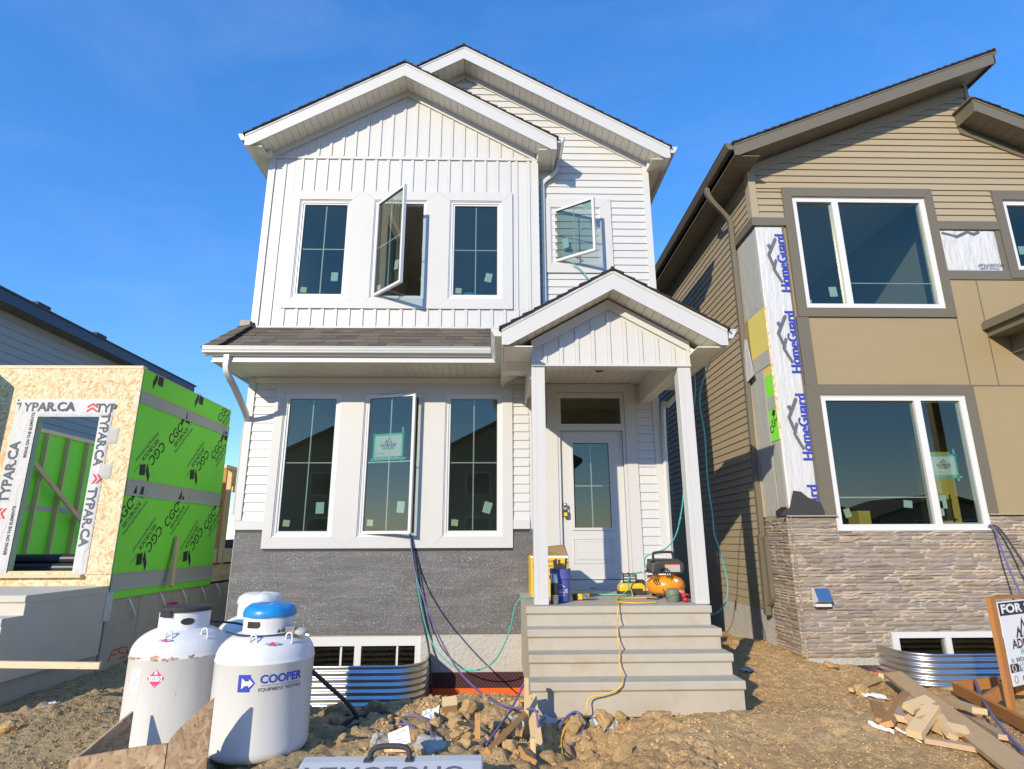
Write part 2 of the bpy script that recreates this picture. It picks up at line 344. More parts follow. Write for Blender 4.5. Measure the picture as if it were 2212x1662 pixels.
def lath_mat():
    mt, t, b = nodes('wire_lath_on_black_paper')
    def vor(sc, st):
        v = t.nodes.new('ShaderNodeTexVoronoi'); v.inputs['Scale'].default_value = sc; v.inputs['Randomness'].default_value = .55; t.links.new(coords(t, st).outputs[0], v.inputs['Vector']); return v
    v1 = vor(95, (1,0,.62)); cell = ramp(t, v1.outputs['Distance'], [(.12,(1,1,1)),(.42,(0,0,0))])
    sep = t.nodes.new('ShaderNodeSeparateColor'); t.links.new(v1.outputs['Color'], sep.inputs[0]); glint = ramp(t, sep.outputs[0], [(.20,(.12,)*3),(.70,(.50,)*3),(.95,(1,)*3)])
    patch = noise(t, coords(t, (.9,1,3.0)), 1.5, 6, .62); pr = ramp(t, patch.outputs['Fac'], [(.34,(.10,)*3),(.62,(1.0,)*3)])
    f = mixc(t, 1, cell.outputs[0], glint.outputs[0], 'MULTIPLY'); f = mixc(t, 1, f, pr.outputs[0], 'MULTIPLY')  # wire glints painted into the base colour as pale dots, stronger in patches
    basec = ramp(t, noise(t, coords(t, (.6,1,4)), 2.4, 7, .65).outputs['Fac'], [(.32,(.085,.082,.082)),(.5,(.115,.11,.11)),(.68,(.16,.155,.153))]).outputs[0]
    t.links.new(mixc(t, f, basec, (.85,.85,.86)), b.inputs['Base Color']); b.inputs['Roughness'].default_value = .5
    ht = t.nodes.new('ShaderNodeMath'); ht.operation = 'SUBTRACT'; t.links.new(patch.outputs['Fac'], ht.inputs[0]); t.links.new(v1.outputs['Distance'], ht.inputs[1])
    bump(t, b, ht.outputs[0], .35, .012); return mt
LATH = lath_mat()

def galv_mat():
    mt, t, b = nodes('galvanised_steel'); v = t.nodes.new('ShaderNodeTexVoronoi'); v.inputs['Scale'].default_value = 40; t.links.new(coords(t).outputs[0], v.inputs['Vector'])
    n = noise(t, coords(t), 3, 6); c = mixc(t, n.outputs['Fac'], (.52,.53,.55), (.72,.73,.74)); t.links.new(c, b.inputs['Base Color']); b.inputs['Metallic'].default_value = 1
    b.inputs['Roughness'].default_value = .36; return mt
GALV = galv_mat()

def glass_mat(name='window_glass', f0=.075, tint=(.66,.82,.80)):
    mt = bpy.data.materials.new(name); mt.use_nodes = True; t = mt.node_tree; t.nodes.clear()
    lw = t.nodes.new('ShaderNodeLayerWeight'); lw.inputs[0].default_value = .5
    p = t.nodes.new('ShaderNodeMath'); p.operation = 'POWER'; p.inputs[1].default_value = 5; t.links.new(lw.outputs['Facing'], p.inputs[0])
    mr = t.nodes.new('ShaderNodeMapRange'); mr.inputs['To Min'].default_value = f0; mr.inputs['To Max'].default_value = 1; t.links.new(p.outputs[0], mr.inputs[0])
    tr = t.nodes.new('ShaderNodeBsdfTransparent'); tr.inputs[0].default_value = (*tint, 1); gl = t.nodes.new('ShaderNodeBsdfGlossy'); gl.inputs['Roughness'].default_value = .012; gl.inputs['Color'].default_value = (1,.92,.72,1)
    nz = noise(t, coords(t), .8, 1); bp = t.nodes.new('ShaderNodeBump'); bp.inputs['Strength'].default_value = .05; bp.inputs['Distance'].default_value = .02; t.links.new(nz.outputs['Fac'], bp.inputs['Height']); t.links.new(bp.outputs[0], gl.inputs['Normal'])
    ms = t.nodes.new('ShaderNodeMixShader'); t.links.new(mr.outputs[0], ms.inputs[0]); t.links.new(tr.outputs[0], ms.inputs[1]); t.links.new(gl.outputs[0], ms.inputs[2])
    o = t.nodes.new('ShaderNodeOutputMaterial'); t.links.new(ms.outputs[0], o.inputs[0]); return mt
GLASS = glass_mat(f0=.075, tint=(.74,.80,.77))
CLEARP = glass_mat('clear_plastic', .05, (.9,.9,.92))

def tank_mat(name, rust):
    mt, t, b = nodes(name); mp = coords(t); n = noise(t, mp, 1.5, 5)
    c = mixc(t, n.outputs['Fac'], (.72,.72,.70), (.76,.76,.75))
    if rust:
        n2 = noise(t, coords(t, (1,1,1.6)), 9, 9, .72); sp = t.nodes.new('ShaderNodeSeparateXYZ'); t.links.new(mp.outputs[0], sp.inputs[0])
        # weld seam at z .70 and the foot ring hold most of the rust
        def band(z0, wd):
            a = t.nodes.new('ShaderNodeMath'); a.operation = 'SUBTRACT'; a.inputs[1].default_value = z0; t.links.new(sp.outputs[2], a.inputs[0])
            e = t.nodes.new('ShaderNodeMath'); e.operation = 'ABSOLUTE'; t.links.new(a.outputs[0], e.inputs[0])
            g = t.nodes.new('ShaderNodeMapRange'); g.inputs['From Min'].default_value = 0; g.inputs['From Max'].default_value = wd; g.inputs['To Min'].default_value = .20; g.inputs['To Max'].default_value = 0; t.links.new(e.outputs[0], g.inputs[0]); return g.outputs[0]
        ad = t.nodes.new('ShaderNodeMath'); ad.operation = 'ADD'; t.links.new(band(.705,.035), ad.inputs[0]); t.links.new(band(.10,.05), ad.inputs[1])
        a2 = t.nodes.new('ShaderNodeMath'); a2.operation = 'ADD'; t.links.new(ad.outputs[0], a2.inputs[0]); t.links.new(n2.outputs['Fac'], a2.inputs[1])
        r = ramp(t, a2.outputs[0], [(.68,(0,0,0)),(.73,(1,1,1))]); c = mixc(t, r.outputs[0], c, mixc(t, n.outputs['Fac'], (.42,.17,.05), (.24,.09,.03)))
        sk = ramp(t, noise(t, coords(t, (1,1,.7)), 26, 4, .6).outputs['Fac'], [(.68,(0,0,0)),(.72,(.8,)*3)]); pk = ramp(t, noise(t, mp, 3.1, 3).outputs['Fac'], [(.48,(0,0,0)),(.62,(1,1,1))]); c = mixc(t, mixc(t, 1, sk.outputs[0], pk.outputs[0], 'MULTIPLY'), c, (.45,.20,.07))
        st = noise(t, coords(t, (6,6,.8)), 3, 6); rs = ramp(t, st.outputs['Fac'], [(.52,(0,0,0)),(.8,(.25,)*3)]); c = mixc(t, rs.outputs[0], c, (.60,.52,.38))
    gr = ramp(t, noise(t, coords(t, (5,5,.6)), 2.5, 7, .7).outputs['Fac'], [(.5,(0,0,0)),(.85,(.22,)*3)]); c = mixc(t, gr.outputs[0], c, (.46,.40,.30))
    t.links.new(c, b.inputs['Base Color']); b.inputs['Roughness'].default_value = .33 if not rust else .5; return mt
TANKW = tank_mat('white_tank_paint', 0); TANKR = tank_mat('rusty_white_tank_paint', 1)
def membrane():
    mt, t, b = nodes('dimple_membrane'); v = t.nodes.new('ShaderNodeTexVoronoi'); v.feature = 'F1'; v.inputs['Scale'].default_value = 30; v.inputs['Randomness'].default_value = 0.0
    t.links.new(coords(t, (1,1,1), rot=(0,R(45),0)).outputs[0], v.inputs['Vector'])
    r = ramp(t, v.outputs['Distance'], [(.25,(.20,.045,.05)),(.5,(.035,.025,.03))]); t.links.new(r.outputs[0], b.inputs['Base Color']); b.inputs['Roughness'].default_value = .35
    bump(t, b, v.outputs['Distance'], -.8, .02); return mt
MEMB = membrane()
def membrane_o():
    mt, t, b = nodes('orange_fence_mesh'); v = t.nodes.new('ShaderNodeTexVoronoi'); v.inputs['Scale'].default_value = 42; v.inputs['Randomness'].default_value = 0.0
    t.links.new(coords(t, (1,1,1), rot=(0,R(45),0)).outputs[0], v.inputs['Vector'])
    r = ramp(t, v.outputs['Distance'], [(.2,(.25,.05,.02)),(.45,(.82,.13,.02))]); t.links.new(r.outputs[0], b.inputs['Base Color']); b.inputs['Roughness'].default_value = .5; return mt
MEMBO = membrane_o()

# ------------------------------------------------------------------ ground
def fnoise(X, Y, seed, octs):
    """sum of value-noise octaves: [(cell size, height), ...]"""
    out = np.zeros_like(X); g = np.random.default_rng(seed)
    for cell, amp in octs:
        tab = g.random((256, 256)); u = X/cell+500.3; v = Y/cell+500.7; iu = np.floor(u).astype(int); iv = np.floor(v).astype(int); fu = u-iu; fv = v-iv
        fu = fu*fu*(3-2*fu); fv = fv*fv*(3-2*fv); a = tab[iu & 255, iv & 255]; b = tab[(iu+1) & 255, iv & 255]; c = tab[iu & 255, (iv+1) & 255]; d = tab[(iu+1) & 255, (iv+1) & 255]
        out += amp*((a*(1-fu)+b*fu)*(1-fv)+(c*(1-fu)+d*fu)*fv-.5)
    return out
def sstep(a, b, x): t = np.clip((x-a)/(b-a), 0, 1); return t*t*(3-2*t)
def bell(x, y, cx, cy, sx, sy): return np.exp(-((x-cx)/sx)**2-((y-cy)/sy)**2)
def ground_h(X, Y, detail=True):
    X = np.asarray(X, float); Y = np.asarray(Y, float)
    h = np.zeros_like(X)
    # dug-out strip along the white house front
    h -= .34*sstep(-2.3, -1.0, Y)*sstep(-3.9, -3.0, X)*(1-sstep(.25, .5, X))*(1-sstep(.5, 1.5, Y))
    h -= .16*bell(X, Y, -.25, -.05, .55, .45)
    h += .10*bell(X, Y, .05, -1.5, .55, .6)+.10*bell(X, Y, -.35, -2.2, .7, .5)
    # heap in front of the steps, climbing to the right
    h += .17*bell(X, Y, 2.3, -2.95, 1.5, .50)+.10*bell(X, Y, 1.6, -3.9, 1.6, .7)+.05*bell(X, Y, 3.6, -3.4, 1.2, .8)
    h -= .30*bell(X, Y, .78, -2.85, .45, .34)+.16*bell(X, Y, .5, -3.6, .35, .5)
    # yard between the houses
    h += .06*bell(X, Y, 3.3, .2, .8, 1.6)+.12*bell(X, Y, 3.55, .75, .45, .7)-.06*bell(X, Y, 2.6, -.8, .4, 1.)
    h -= .16*sstep(4.4, 5.0, X)*sstep(-1.5, -.8, Y)*(1-sstep(.3, 1., Y))
    # left lot
    h += .06*sstep(-3.4, -4.6, X)*sstep(-3.2, -1.2, Y)+.06*bell(X, Y, -3.55, -2.6, .7, .5)
    h += .45*sstep(12, 19, Y)
    if detail:
        near = 1-sstep(9, 16, np.hypot(X, Y+3))
        wl = sstep(.6, -.6, X)*sstep(-4.4, -2.9, X) if False else (1-sstep(.1, .9, X))*sstep(-3.2, -2.2, X)
        h += near*fnoise(X, Y, 3, [(.9,.05),(.4,.028),(.17,.022),(.08,.020),(.045,.016),(.024,.010)])
        r = np.abs(fnoise(X, Y, 9, [(.30,1.0),(.13,.5)])); h += near*wl*(.07-.16*np.clip(r, 0, .5))
    return h
def axis(lo, hi, flo, fhi, st, far):
    a = list(np.arange(flo, fhi, st)); s = st; x = fhi
    while x < hi: a.append(x); s *= 1.18; x += s
    s = st; x = flo-st; b = []
    while x > lo: b.append(x); s *= 1.18; x -= s
    return np.array([lo]+b[::-1]+a+[hi])
gx = axis(-400, 400, -5.4, 5.4, .019, 0); gy = axis(-300, 600, -4.7, .6, .019, 0)
GX, GY = np.meshgrid(gx, gy); GZ = ground_h(GX, GY)
def stamp(n, xr, yr, r0, r1, pw, seed, dens=None):
    """half-buried clods pushed up out of the sheet: faceted domes"""
    g = np.random.default_rng(seed)
    for _ in range(n):
        x, y = g.uniform(*xr), g.uniform(*yr)
        if dens is not None and g.random() > dens(x, y): continue
        r = r0+(r1-r0)*g.random()**pw; i0, i1 = np.searchsorted(gx, [x-1.3*r, x+1.3*r]); j0, j1 = np.searchsorted(gy, [y-1.3*r, y+1.3*r])
        if i1-i0 < 2 or j1-j0 < 2: continue
        DX = (GX[j0:j1,i0:i1]-x)/r; DY = (GY[j0:j1,i0:i1]-y)/r; d = np.zeros_like(DX)
        for a in np.linspace(0, 6.283, 7)[:-1]+g.uniform(0,1,6)*.8: d = np.maximum(d, (DX*np.cos(a)+DY*np.sin(a))*g.uniform(.85,1.35))
        hgt = r*g.uniform(.55,.95)*np.minimum(g.uniform(.55,.9), np.clip(1-d**2, 0, 1)**.5*1.0+DX*g.uniform(-.3,.3)+DY*g.uniform(-.3,.3)); hgt = np.where(d < 1, np.maximum(hgt, 0), 0)
        c = float(ground_h(np.array([x]), np.array([y]), False)[0]); Z = GZ[j0:j1,i0:i1]; GZ[j0:j1,i0:i1] = np.maximum(Z, np.where(hgt > 0, np.minimum(Z, c+.03)+hgt, Z))
stamp(2200, (-3.0,.45), (-4.2,-.85), .02, .10, 3.2, 41); stamp(420, (.35,1.5), (-4.3,-2.5), .02, .10, 3.0, 42); stamp(700, (1.2,5.2), (-4.6,.5), .012, .04, 3.0, 43); stamp(900, (-5.3,-2.6), (-4.6,.4), .012, .05, 3.0, 44)
GZ += (1-sstep(6, 10, np.hypot(GX, GY+2.5)))*fnoise(GX, GY, 77, [(.05,.012),(.025,.012)])
# the two window wells keep their own floor
GZ = np.where((GX > -2.55) & (GX < -.9) & (GY > -.73) & (GY < .3), -.62, GZ); GZ = np.where((GX > 5.05) & (GX < 6.6) & (GY > -.62) & (GY < .3), -.62, GZ)
nx, ny = len(gx), len(gy); me = bpy.data.meshes.new('ground')
vv = np.stack([GX.ravel(), GY.ravel(), GZ.ravel()], 1)
ii = (np.arange(ny-1)[:,None]*nx+np.arange(nx-1)[None,:]).ravel(); ff = np.stack([ii, ii+1, ii+nx+1, ii+nx], 1)
me.vertices.add(len(vv)); me.vertices.foreach_set('co', vv.ravel()); me.loops.add(ff.size); me.loops.foreach_set('vertex_index', ff.ravel())
me.polygons.add(len(ff)); me.polygons.foreach_set('loop_start', np.arange(0, ff.size, 4)); me.polygons.foreach_set('loop_total', np.full(len(ff), 4)); me.update(calc_edges=True)
me.materials.append(DIRT)
ground = tag(put('ground', me), kind='structure')
def gz(x, y): return float(ground_h(np.array([x]), np.array([y]))[0])
def gpt(px, py, dz=0):
    """where the line of sight through a spot of the photograph meets the ground"""
    z = 0.
    for _ in range(8): p = at(px, py, Z=z); z = .5*z+.5*gz(p.x, p.y)
    p = at(px, py, Z=z); return Vector((p.x, p.y, gz(p.x, p.y)+dz))
rd = MB().box(-300, 300, -24, -14.5, -.3, .03).build('road', ASPH); tag(rd, kind='structure')
sw = MB().box(-300, 300, -14.5, -13.0, -.2, .13).build('pavement', CONC); tag(sw, kind='structure')
# ------------------------------------------------------------------ shared building pieces
def wall_open(x0, x1, z0, z1, y0, y1, holes):
    b = MB(); xs = sorted({x0, x1, *[h[0] for h in holes], *[h[1] for h in holes]}); zs = sorted({z0, z1, *[h[2] for h in holes], *[h[3] for h in holes]})
    for i in range(len(xs)-1):
        for j in range(len(zs)-1):
            cx = (xs[i]+xs[i+1])/2; cz = (zs[j]+zs[j+1])/2
            if xs[i] < x0 or xs[i+1] > x1 or zs[j] < z0 or zs[j+1] > z1: continue
            if any(h[0] < cx < h[1] and h[2] < cz < h[3] for h in holes): continue
            b.box(xs[i], xs[i+1], y0, y1, zs[j], zs[j+1])
    return b
def lap(xa0, xb0, xa1, xb1, y, z0, z1, d=.024):
    """one course of lap siding on a wall facing -Y; bottom edge stands proud"""
    return MB().hexa([(xa0,y-d,z0),(xb0,y-d,z0),(xb0,y+.004,z0),(xa0,y+.004,z0),(xa1,y-.003,z1),(xb1,y-.003,z1),(xb1,y+.004,z1),(xa1,y+.004,z1)])
def courses(parent, mat, xl, xr, y, z0, z1, step, d=.018, name='siding_board'):
    """xl, xr: numbers or functions of z"""
    fl = xl if callable(xl) else (lambda z: xl); fr = xr if callable(xr) else (lambda z: xr)
    z = z0
    while z < z1-.01:
        zt = min(z+step, z1); a, b_, c, dd = fl(z), fr(z), fl(zt-.001), fr(zt-.001)
        if b_-a > .02:
            c = min(c, dd-.001) if c > dd else c
            lap(a, b_, c, max(dd, c+.001), y, z, zt-.0015, d).build(name, mat, parent)
        z = zt
def picture_frame(parent, o, i, y0, y1, mat, name='trim_board', gap=.0012):
    X0, X1, Z0, Z1 = o; x0, x1, z0, z1 = i; g = gap
    MB().prism([(X0+g,Z0+g),(X1-g,Z0+g),(x1-g,z0),(x0+g,z0)], y0, y1, 'y').build(name, mat, parent)
    MB().prism([(X0+g,Z1),(X1-g,Z1),(x1-g,z1),(x0+g,z1)], y0, y1, 'y').build(name, mat, parent)
    MB().prism([(X0,Z0+g),(x0,z0+g),(x0,z1-g),(X0,Z1-g)], y0, y1, 'y').build(name, mat, parent)
    MB().prism([(X1,Z0+g),(x1,z0+g),(x1,z1-g),(X1,Z1-g)], y0, y1, 'y').build(name, mat, parent)
def ring(b, x0, x1, z0, z1, w, y0, y1):
    b.box(x0, x1, y0, y1, z0, z0+w); b.box(x0, x1, y0, y1, z1-w, z1); b.box(x0, x0+w, y0, y1, z0+w, z1-w); b.box(x1-w, x1, y0, y1, z0+w, z1-w); return b
def window(parent, x0, x1, z0, z1, y, label=None, munt=(.5,.47), openang=0, fw=.035, sw=.036, stickers=(), zf=0, smat=None):
    """casement window; y is the front of its frame; hinge on the left when it stands open"""
    win = ring(MB(), x0, x1, z0, z1, fw, y, y+.09); ring(win, x0-.012, x1+.012, z0-.012, z1+.012, .014, y-.012, y)
    win = win.build('window', PVC, parent)
    if label: win['label'] = label
    a0, a1, b0, b1 = x0+fw*.72, x1-fw*.72, z0+fw*.72, z1-fw*.72; ys = y+.012
    T = Matrix.Identity(4)
    if openang:
        hp = Vector((a0, ys, 0)); T = Matrix.Translation(hp) @ Matrix.Rotation(-openang, 4, 'Z') @ Matrix.Translation(-hp)
    sb = ring(MB(), a0, a1, b0, b1, sw, ys, ys+.045); g0, g1, h0, h1 = a0+sw, a1-sw, b0+sw, b1-sw
    sb.xf(T).build('sash', PVC, win)
    ring(MB(), g0, g1, h0, h1, .006, ys+.012, ys+.030).xf(T).build('gasket', PVCG, win)
    MB().box(g0, g1, ys+.018, ys+.024, h0, h1).xf(T).build('pane', GLASS, win)
    if munt:
        xm = g0+(g1-g0)*munt[0]; zm = h0+(h1-h0)*munt[1]
        MB().box(xm-.008, xm+.008, ys+.0265, ys+.034, h0, h1).xf(T).build('muntin', PVC, win)
        MB().box(g0, xm-.008, ys+.0265, ys+.034, zm-.008, zm+.008).box(xm+.008, g1, ys+.0265, ys+.034, zm-.008, zm+.008).xf(T).build('muntin', PVC, win)
    for (u, v, sx, sz, rot, mt_) in stickers:
        c = Vector((g0+(g1-g0)*u, ys+.036, h0+(h1-h0)*v))
        MB().box(-sx/2, sx/2, 0, .001, -sz/2, sz/2).xf(T @ Matrix.Translation(c) @ Matrix.Rotation(rot, 4, 'Y')).build('sticker', mt_, win)
    if openang:
        MB().tube([(x1-.1, y+.05, z0+.06), (x1-.25, y+.02, z0+.05), T @ Vector((a0+.45*(a1-a0), ys+.04, b0+.02))], .006, 6).build('crank_arm', STEEL, win)
        for zz in (.2,.5,.8): MB().box(x1-fw-.012, x1-fw, y+.02, y+.04, z0+(z1-z0)*zz-.03, z0+(z1-z0)*zz+.03).build('latch', PVCG, win)
    win['_T'] = 0; del win['_T']
    return win, T, (g0, g1, h0, h1, ys)
K = .5714
def rake(parent, xt, zt, xb, yf, yb, yw, mats=(None,None,None), fh=.235, eh=.19, sp=.10, soff=.035, xs_wall=None, k=K, deckb=None):
    """one slope of a gable roof seen from its rake: fascia, soffit panels and shingle courses"""
    fas, sof, shg = mats; s = 1 if xb > xt else -1; L = abs(xb-xt); zb = zt-k*L
    top = lambda x: zt-k*abs(x-xt)
    MB().prism([(xt,zt),(xb,zb),(xb,zb-eh),(xb-s*.085,zb-eh),(xb-s*.085-s*.0,top(xb-s*.085)-fh),(xt,zt-fh)], yf, yf+.022, 'y').build('fascia_board', fas, parent)
    MB().prism([(xt,zt+.001),(xb,zb+.001),(xb,zb-.035),(xt,zt-.035)], yf-.008, yf-.001, 'y').build('drip_edge', fas, parent)
    n = max(1, int(round(L/sp))); st = L/n                                       # soffit panels between fascia and wall
    for i in range(n):
        xa, xc = xt+s*(i*st+.003), xt+s*((i+1)*st-.003); za, zc = top(xa)-fh+soff, top(xc)-fh+soff
        MB().hexa([(xa,yf+.022,za),(xc,yf+.022,zc),(xc,yw+.005,zc),(xa,yw+.005,za),(xa,yf+.022,za+.012),(xc,yf+.022,zc+.012),(xc,yw+.005,zc+.012),(xa,yw+.005,za+.012)]).build('soffit_panel', sof, parent)
    MB().hexa([(xt,yf+.02,zt-fh+soff+.014),(xb,yf+.02,zb-fh+soff+.014),(xb,yb,zb-fh+soff+.014),(xt,yb,zt-fh+soff+.014),(xt,yf+.02,zt-.004),(xb,yf+.02,zb-.004),(xb,yb,zb-.004),(xt,yb,zt-.004)]).build('roof_deck', sof if deckb is None else deckb, parent)
    n = int(L/.125); st = (L+.03)/n
    for i in range(n):
        xa, xc = xt+s*i*st, xt+s*(i+1)*st; j = random.uniform(-.006,.006)
        MB().hexa([(xa,yf-.03+j,top(xa)+.004),(xc,yf-.03+j,top(xc)+.003),(xc,yb,top(xc)+.003),(xa,yb,top(xa)+.004),(xa,yf-.03+j,top(xa)+.014),(xc,yf-.03+j,top(xc)+.034),(xc,yb,top(xc)+.034),(xa,yb,top(xa)+.014)]).build('shingle_course', SHEDGE, parent)
    MB().tube([(xt, yf-.03, zt+.012), (xt, yb, zt+.012)], .026, 6).build('ridge_cap', SHEDGE, parent) if xs_wall is None else None
def gutter_y(parent, x, s, y0, y1, ztop, mat):
    """K-style gutter running along Y, outward = s"""
    MB().prism([(x,ztop),(x+s*.125,ztop),(x+s*.118,ztop-.03),(x+s*.105,ztop-.055),(x+s*.075,ztop-.105),(x,ztop-.105)], y0, y1, 'y').build('gutter', mat, parent)
    MB().prism([(x+s*.004,ztop+.002),(x+s*.130,ztop+.002),(x+s*.130,ztop-.012),(x+s*.004,ztop-.012)], y0-.003, y1, 'y').build('gutter_lip', mat, parent)
def battens(parent, x0, x1, y, zlo, zhi, mat, pitch=.188, off=0., name='batten_panel'):
    x = x0; fl = zlo if callable(zlo) else (lambda q: zlo); fh_ = zhi if callable(zhi) else (lambda q: zhi)
    x = x0-off if off else x0
    while x < x1-.004:
        a, b_ = max(x, x0), min(x+pitch, x1); m_ = min(max(a, x+.145), b_); bm = MB()
        for (p, q, d) in ((a, m_-.003, .004), (m_, b_, .020)):
            if q-p < .004: continue
            bm.hexa([(p,y-d,fl(p)),(q,y-d,fl(q)),(q,y+.003,fl(q)),(p,y+.003,fl(p)),(p,y-d,fh_(p)),(q,y-d,fh_(q)),(q,y+.003,fh_(q)),(p,y+.003,fh_(p))])
        if b_-a > .01 and (fh_((a+b_)/2)-fl((a+b_)/2)) > .01: bm.build(name, mat, parent)
        x += pitch

# ================================================================== the white house
H = thing('white_house', 'white two-storey house with board and batten gable and open casement windows', 'house', (-.6, 0, 0))
LW = [(-2.99,-2.22,1.615,3.555), (-1.87,-1.088,1.615,3.555), (-.732,.048,1.615,3.555)]
UW = [(-3.0,-2.235,4.975,6.56), (-1.872,-1.105,4.975,6.56), (-.73,.042,4.975,6.56)]
SWN = (.82,1.575,5.645,6.585)
fw = wall_open(-3.5, .42, .39, 3.95, .006, .16, LW).build('front_wall', WHITE, H)
dw = wall_open(.42, 2.36, .60, 3.95, .306, .46, [(.885,1.828,.89,3.64)]).box(.42,.50,.005,.306,.39,3.95).build('entry_wall', WHITE, H)
gpk, gz0 = 8.60, 7.44; gx0, gx1, gxc = -3.54, .60, -1.465
uwl = wall_open(gx0, gx1, 4.40, 7.30, -.114, .04, UW); uwl.prism([(gx0,7.30),(gx1,7.30),(gx1,7.42),(gxc,gpk),(gx0,7.42)], -.114, .04, 'y'); uwl = uwl.build('gable_wall', WHITE, H)
rwz = lambda x: 9.14-K*abs(x+.57)
urw = wall_open(.60, 2.37, 3.95, 7.40, .086, .24, [SWN]); urw.prism([(-3.5,7.4),(2.37,7.4),(2.37,rwz(2.37)),(-.57,9.13),(-3.5,rwz(-3.5))], .086, .24, 'y'); urw = urw.build('upper_wall', WHITE, H)
MB().box(-3.5,-3.38,.16,11,.39,7.45).build('side_wall', WHITE_H, H); MB().box(2.24,2.36,.46,11,.60,7.45).build('side_wall', WHITE_H, H); MB().box(-3.5,2.36,11,11.15,.39,7.45).build('back_wall', WHITE_H, H)
MB().box(-3.38,2.24,.16,11,.60,.88).box(-3.38,2.24,.24,11,3.95,4.35).build('floor_slab', FLOORM, H); MB().box(-3.38,2.24,.24,11,7.10,7.25).box(-3.38,.6,.04,.24,7.1,7.25).box(-3.38,.6,.04,.24,3.95,4.35).build('ceiling', DARKIN, H)
MB().box(-3.38,2.24,4.2,4.3,.88,3.95).box(-3.38,2.24,4.0,4.1,4.35,7.1).box(.62,.70,.3,4.0,4.35,7.1).box(-2.07,-1.99,.3,4.,4.35,7.1).box(.42,.50,.46,4.2,.88,3.95).build('inner_wall', DARKIN, H)
MB().box(-3.36,-3.34,.16,4.2,.88,3.95).box(2.2,2.22,.46,4.2,.88,3.95).build('wall_lining', DARKIN, H)
# foundation with the basement window
fd = wall_open(-3.47, 2.36, -1.5, .60, .012, .2, [(-2.46,-.985,-.52,.375)]).build('foundation', PARGE, H)
MB().box(-3.47,2.36,.2,2.6,-1.5,-1.4).box(-3.47,2.36,2.5,2.6,-1.4,.6).build('basement_room', CONCL, H)
lt = wall_open(-3.49, .40, .392, 1.70, -.008, .006, [(-3.11,.19,1.46,1.70)]); lt.box(.40,.47,-.006,.006,.392,1.70); lt.build('wire_lath', LATH, H)
MB().box(-3.485,-3.13,-.012,.004,1.665,1.70).box(.2,.42,-.012,.004,1.665,1.70).box(-3.1,.2,-.012,.004,1.42,1.452).build('building_paper', BLACK, H)
MB().box(-.88,.36,-.010,.006,-.95,-.062).build('dimple_membrane', MEMB, H); MB().box(-3.47,-2.55,-.010,.006,-.95,-.062).build('dimple_membrane', MEMB, H)
MB().box(-.86,.36,-.016,-.011,-.335,-.245).build('orange_mesh_strip', MEMBO, H)
# ---- lower front: siding courses, corner boards, trims, windows
z0s = 1.70+.115
courses(fw, WHITE_H, -3.44, -3.12, .006, z0s, 3.80, .121); courses(fw, WHITE_H, .195, .43, .006, z0s, 3.80, .121)
MB().box(-3.52,-3.12,-.020,.006,1.70,1.815).build('starter_board', WHITE, H); MB().box(.195,.43,-.020,.006,1.70,1.815).build('starter_board', WHITE, H)
MB().box(-3.522,-3.425,-.026,.10,1.815,3.805).build('corner_board', WHITE, H)
OUT = [(-3.125,-2.045), (-2.045,-.91), (-.91,.20)]
for (o, wn) in zip(OUT, LW): picture_frame(fw, (o[0], o[1], 1.455, 3.715), (wn[0]-.012, wn[1]+.012, wn[2]-.012, wn[3]+.012), -.030, .006, TRIMW)
MB().box(-3.425,.43,-.022,.005,3.716,3.80).build('frieze_board', SOFF, H)
st_lo = lambda a: [(.80,.17,.11,.15,a,STICK), (.13,.06,.09,.085,.08,STICK2)]
window(H, *LW[0], -.006, 'closed casement window with two stickers', (.5,.505), 0, stickers=st_lo(0.))
_, TL, gL = window(H, *LW[1], -.006, 'open casement window with a taped paper notice', (.5,.505), R(17), stickers=st_lo(.08))
window(H, *LW[2], -.006, 'closed casement window with a tilted sticker', (.5,.505), 0, stickers=st_lo(.28))
# ---- upper front gable: board and batten
zin = lambda x: gpk-.16-K*abs(x-gxc)
battens(uwl, gx0+.10, gx1-.09, -.114, 4.535, lambda q: 4.80, WHITE, off=.02)
battens(uwl, gx0+.10, -3.14, -.114, 4.801, 7.285, WHITE, off=.02); battens(uwl, .205, gx1-.09, -.114, 4.801, 7.285, WHITE, off=.10)
battens(uwl, -3.139, .204, -.114, 6.72, 7.285, WHITE, off=.06)
battens(uwl, gx0+.06, gx1-.05, -.114, 7.338, lambda q: max(7.34, zin(q)), WHITE, off=.06)
MB().box(gx0+.05,gx1-.03,-.142,-.114,7.288,7.312).box(gx0+.05,gx1-.03,-.134,-.114,7.313,7.336).build('band_board', WHITE, H)
MB().box(gx0-.004,gx0+.095,-.140,.3,4.50,7.30).build('corner_board', WHITE, H); MB().box(gx1-.085,gx1+.012,-.140,.085,4.50,7.335).build('corner_board', WHITE, H)
MB().box(gx0+.095,gx1-.085,-.136,-.116,4.505,4.532).build('base_flashing', WHITE, H)
for s, xb in ((-1,gx0+.04),(1,gx1-.03)):
    MB().prism([(gxc,gpk-.01),(xb,gpk-.01-K*abs(xb-gxc)),(xb,gpk-.15-K*abs(xb-gxc)),(gxc,gpk-.15)], -.146, -.114, 'y').build('frieze_board', WHITE, H)
UO = [(-3.14,-2.055), (-2.055,-.915), (-.915,.208)]
for (o, wn) in zip(UO, UW): picture_frame(uwl, (o[0], o[1], 4.803, 6.716), (wn[0]-.012, wn[1]+.012, wn[2]-.012, wn[3]+.012), -.148, -.114, TRIMW)
st_up = lambda a: [(.80,.20,.10,.14,a,STICK), (.12,.055,.09,.085,.1,STICK2)]
window(H, *UW[0], -.124, 'closed casement window over the shingled eave', (.5,.5), 0, stickers=st_up(.03))
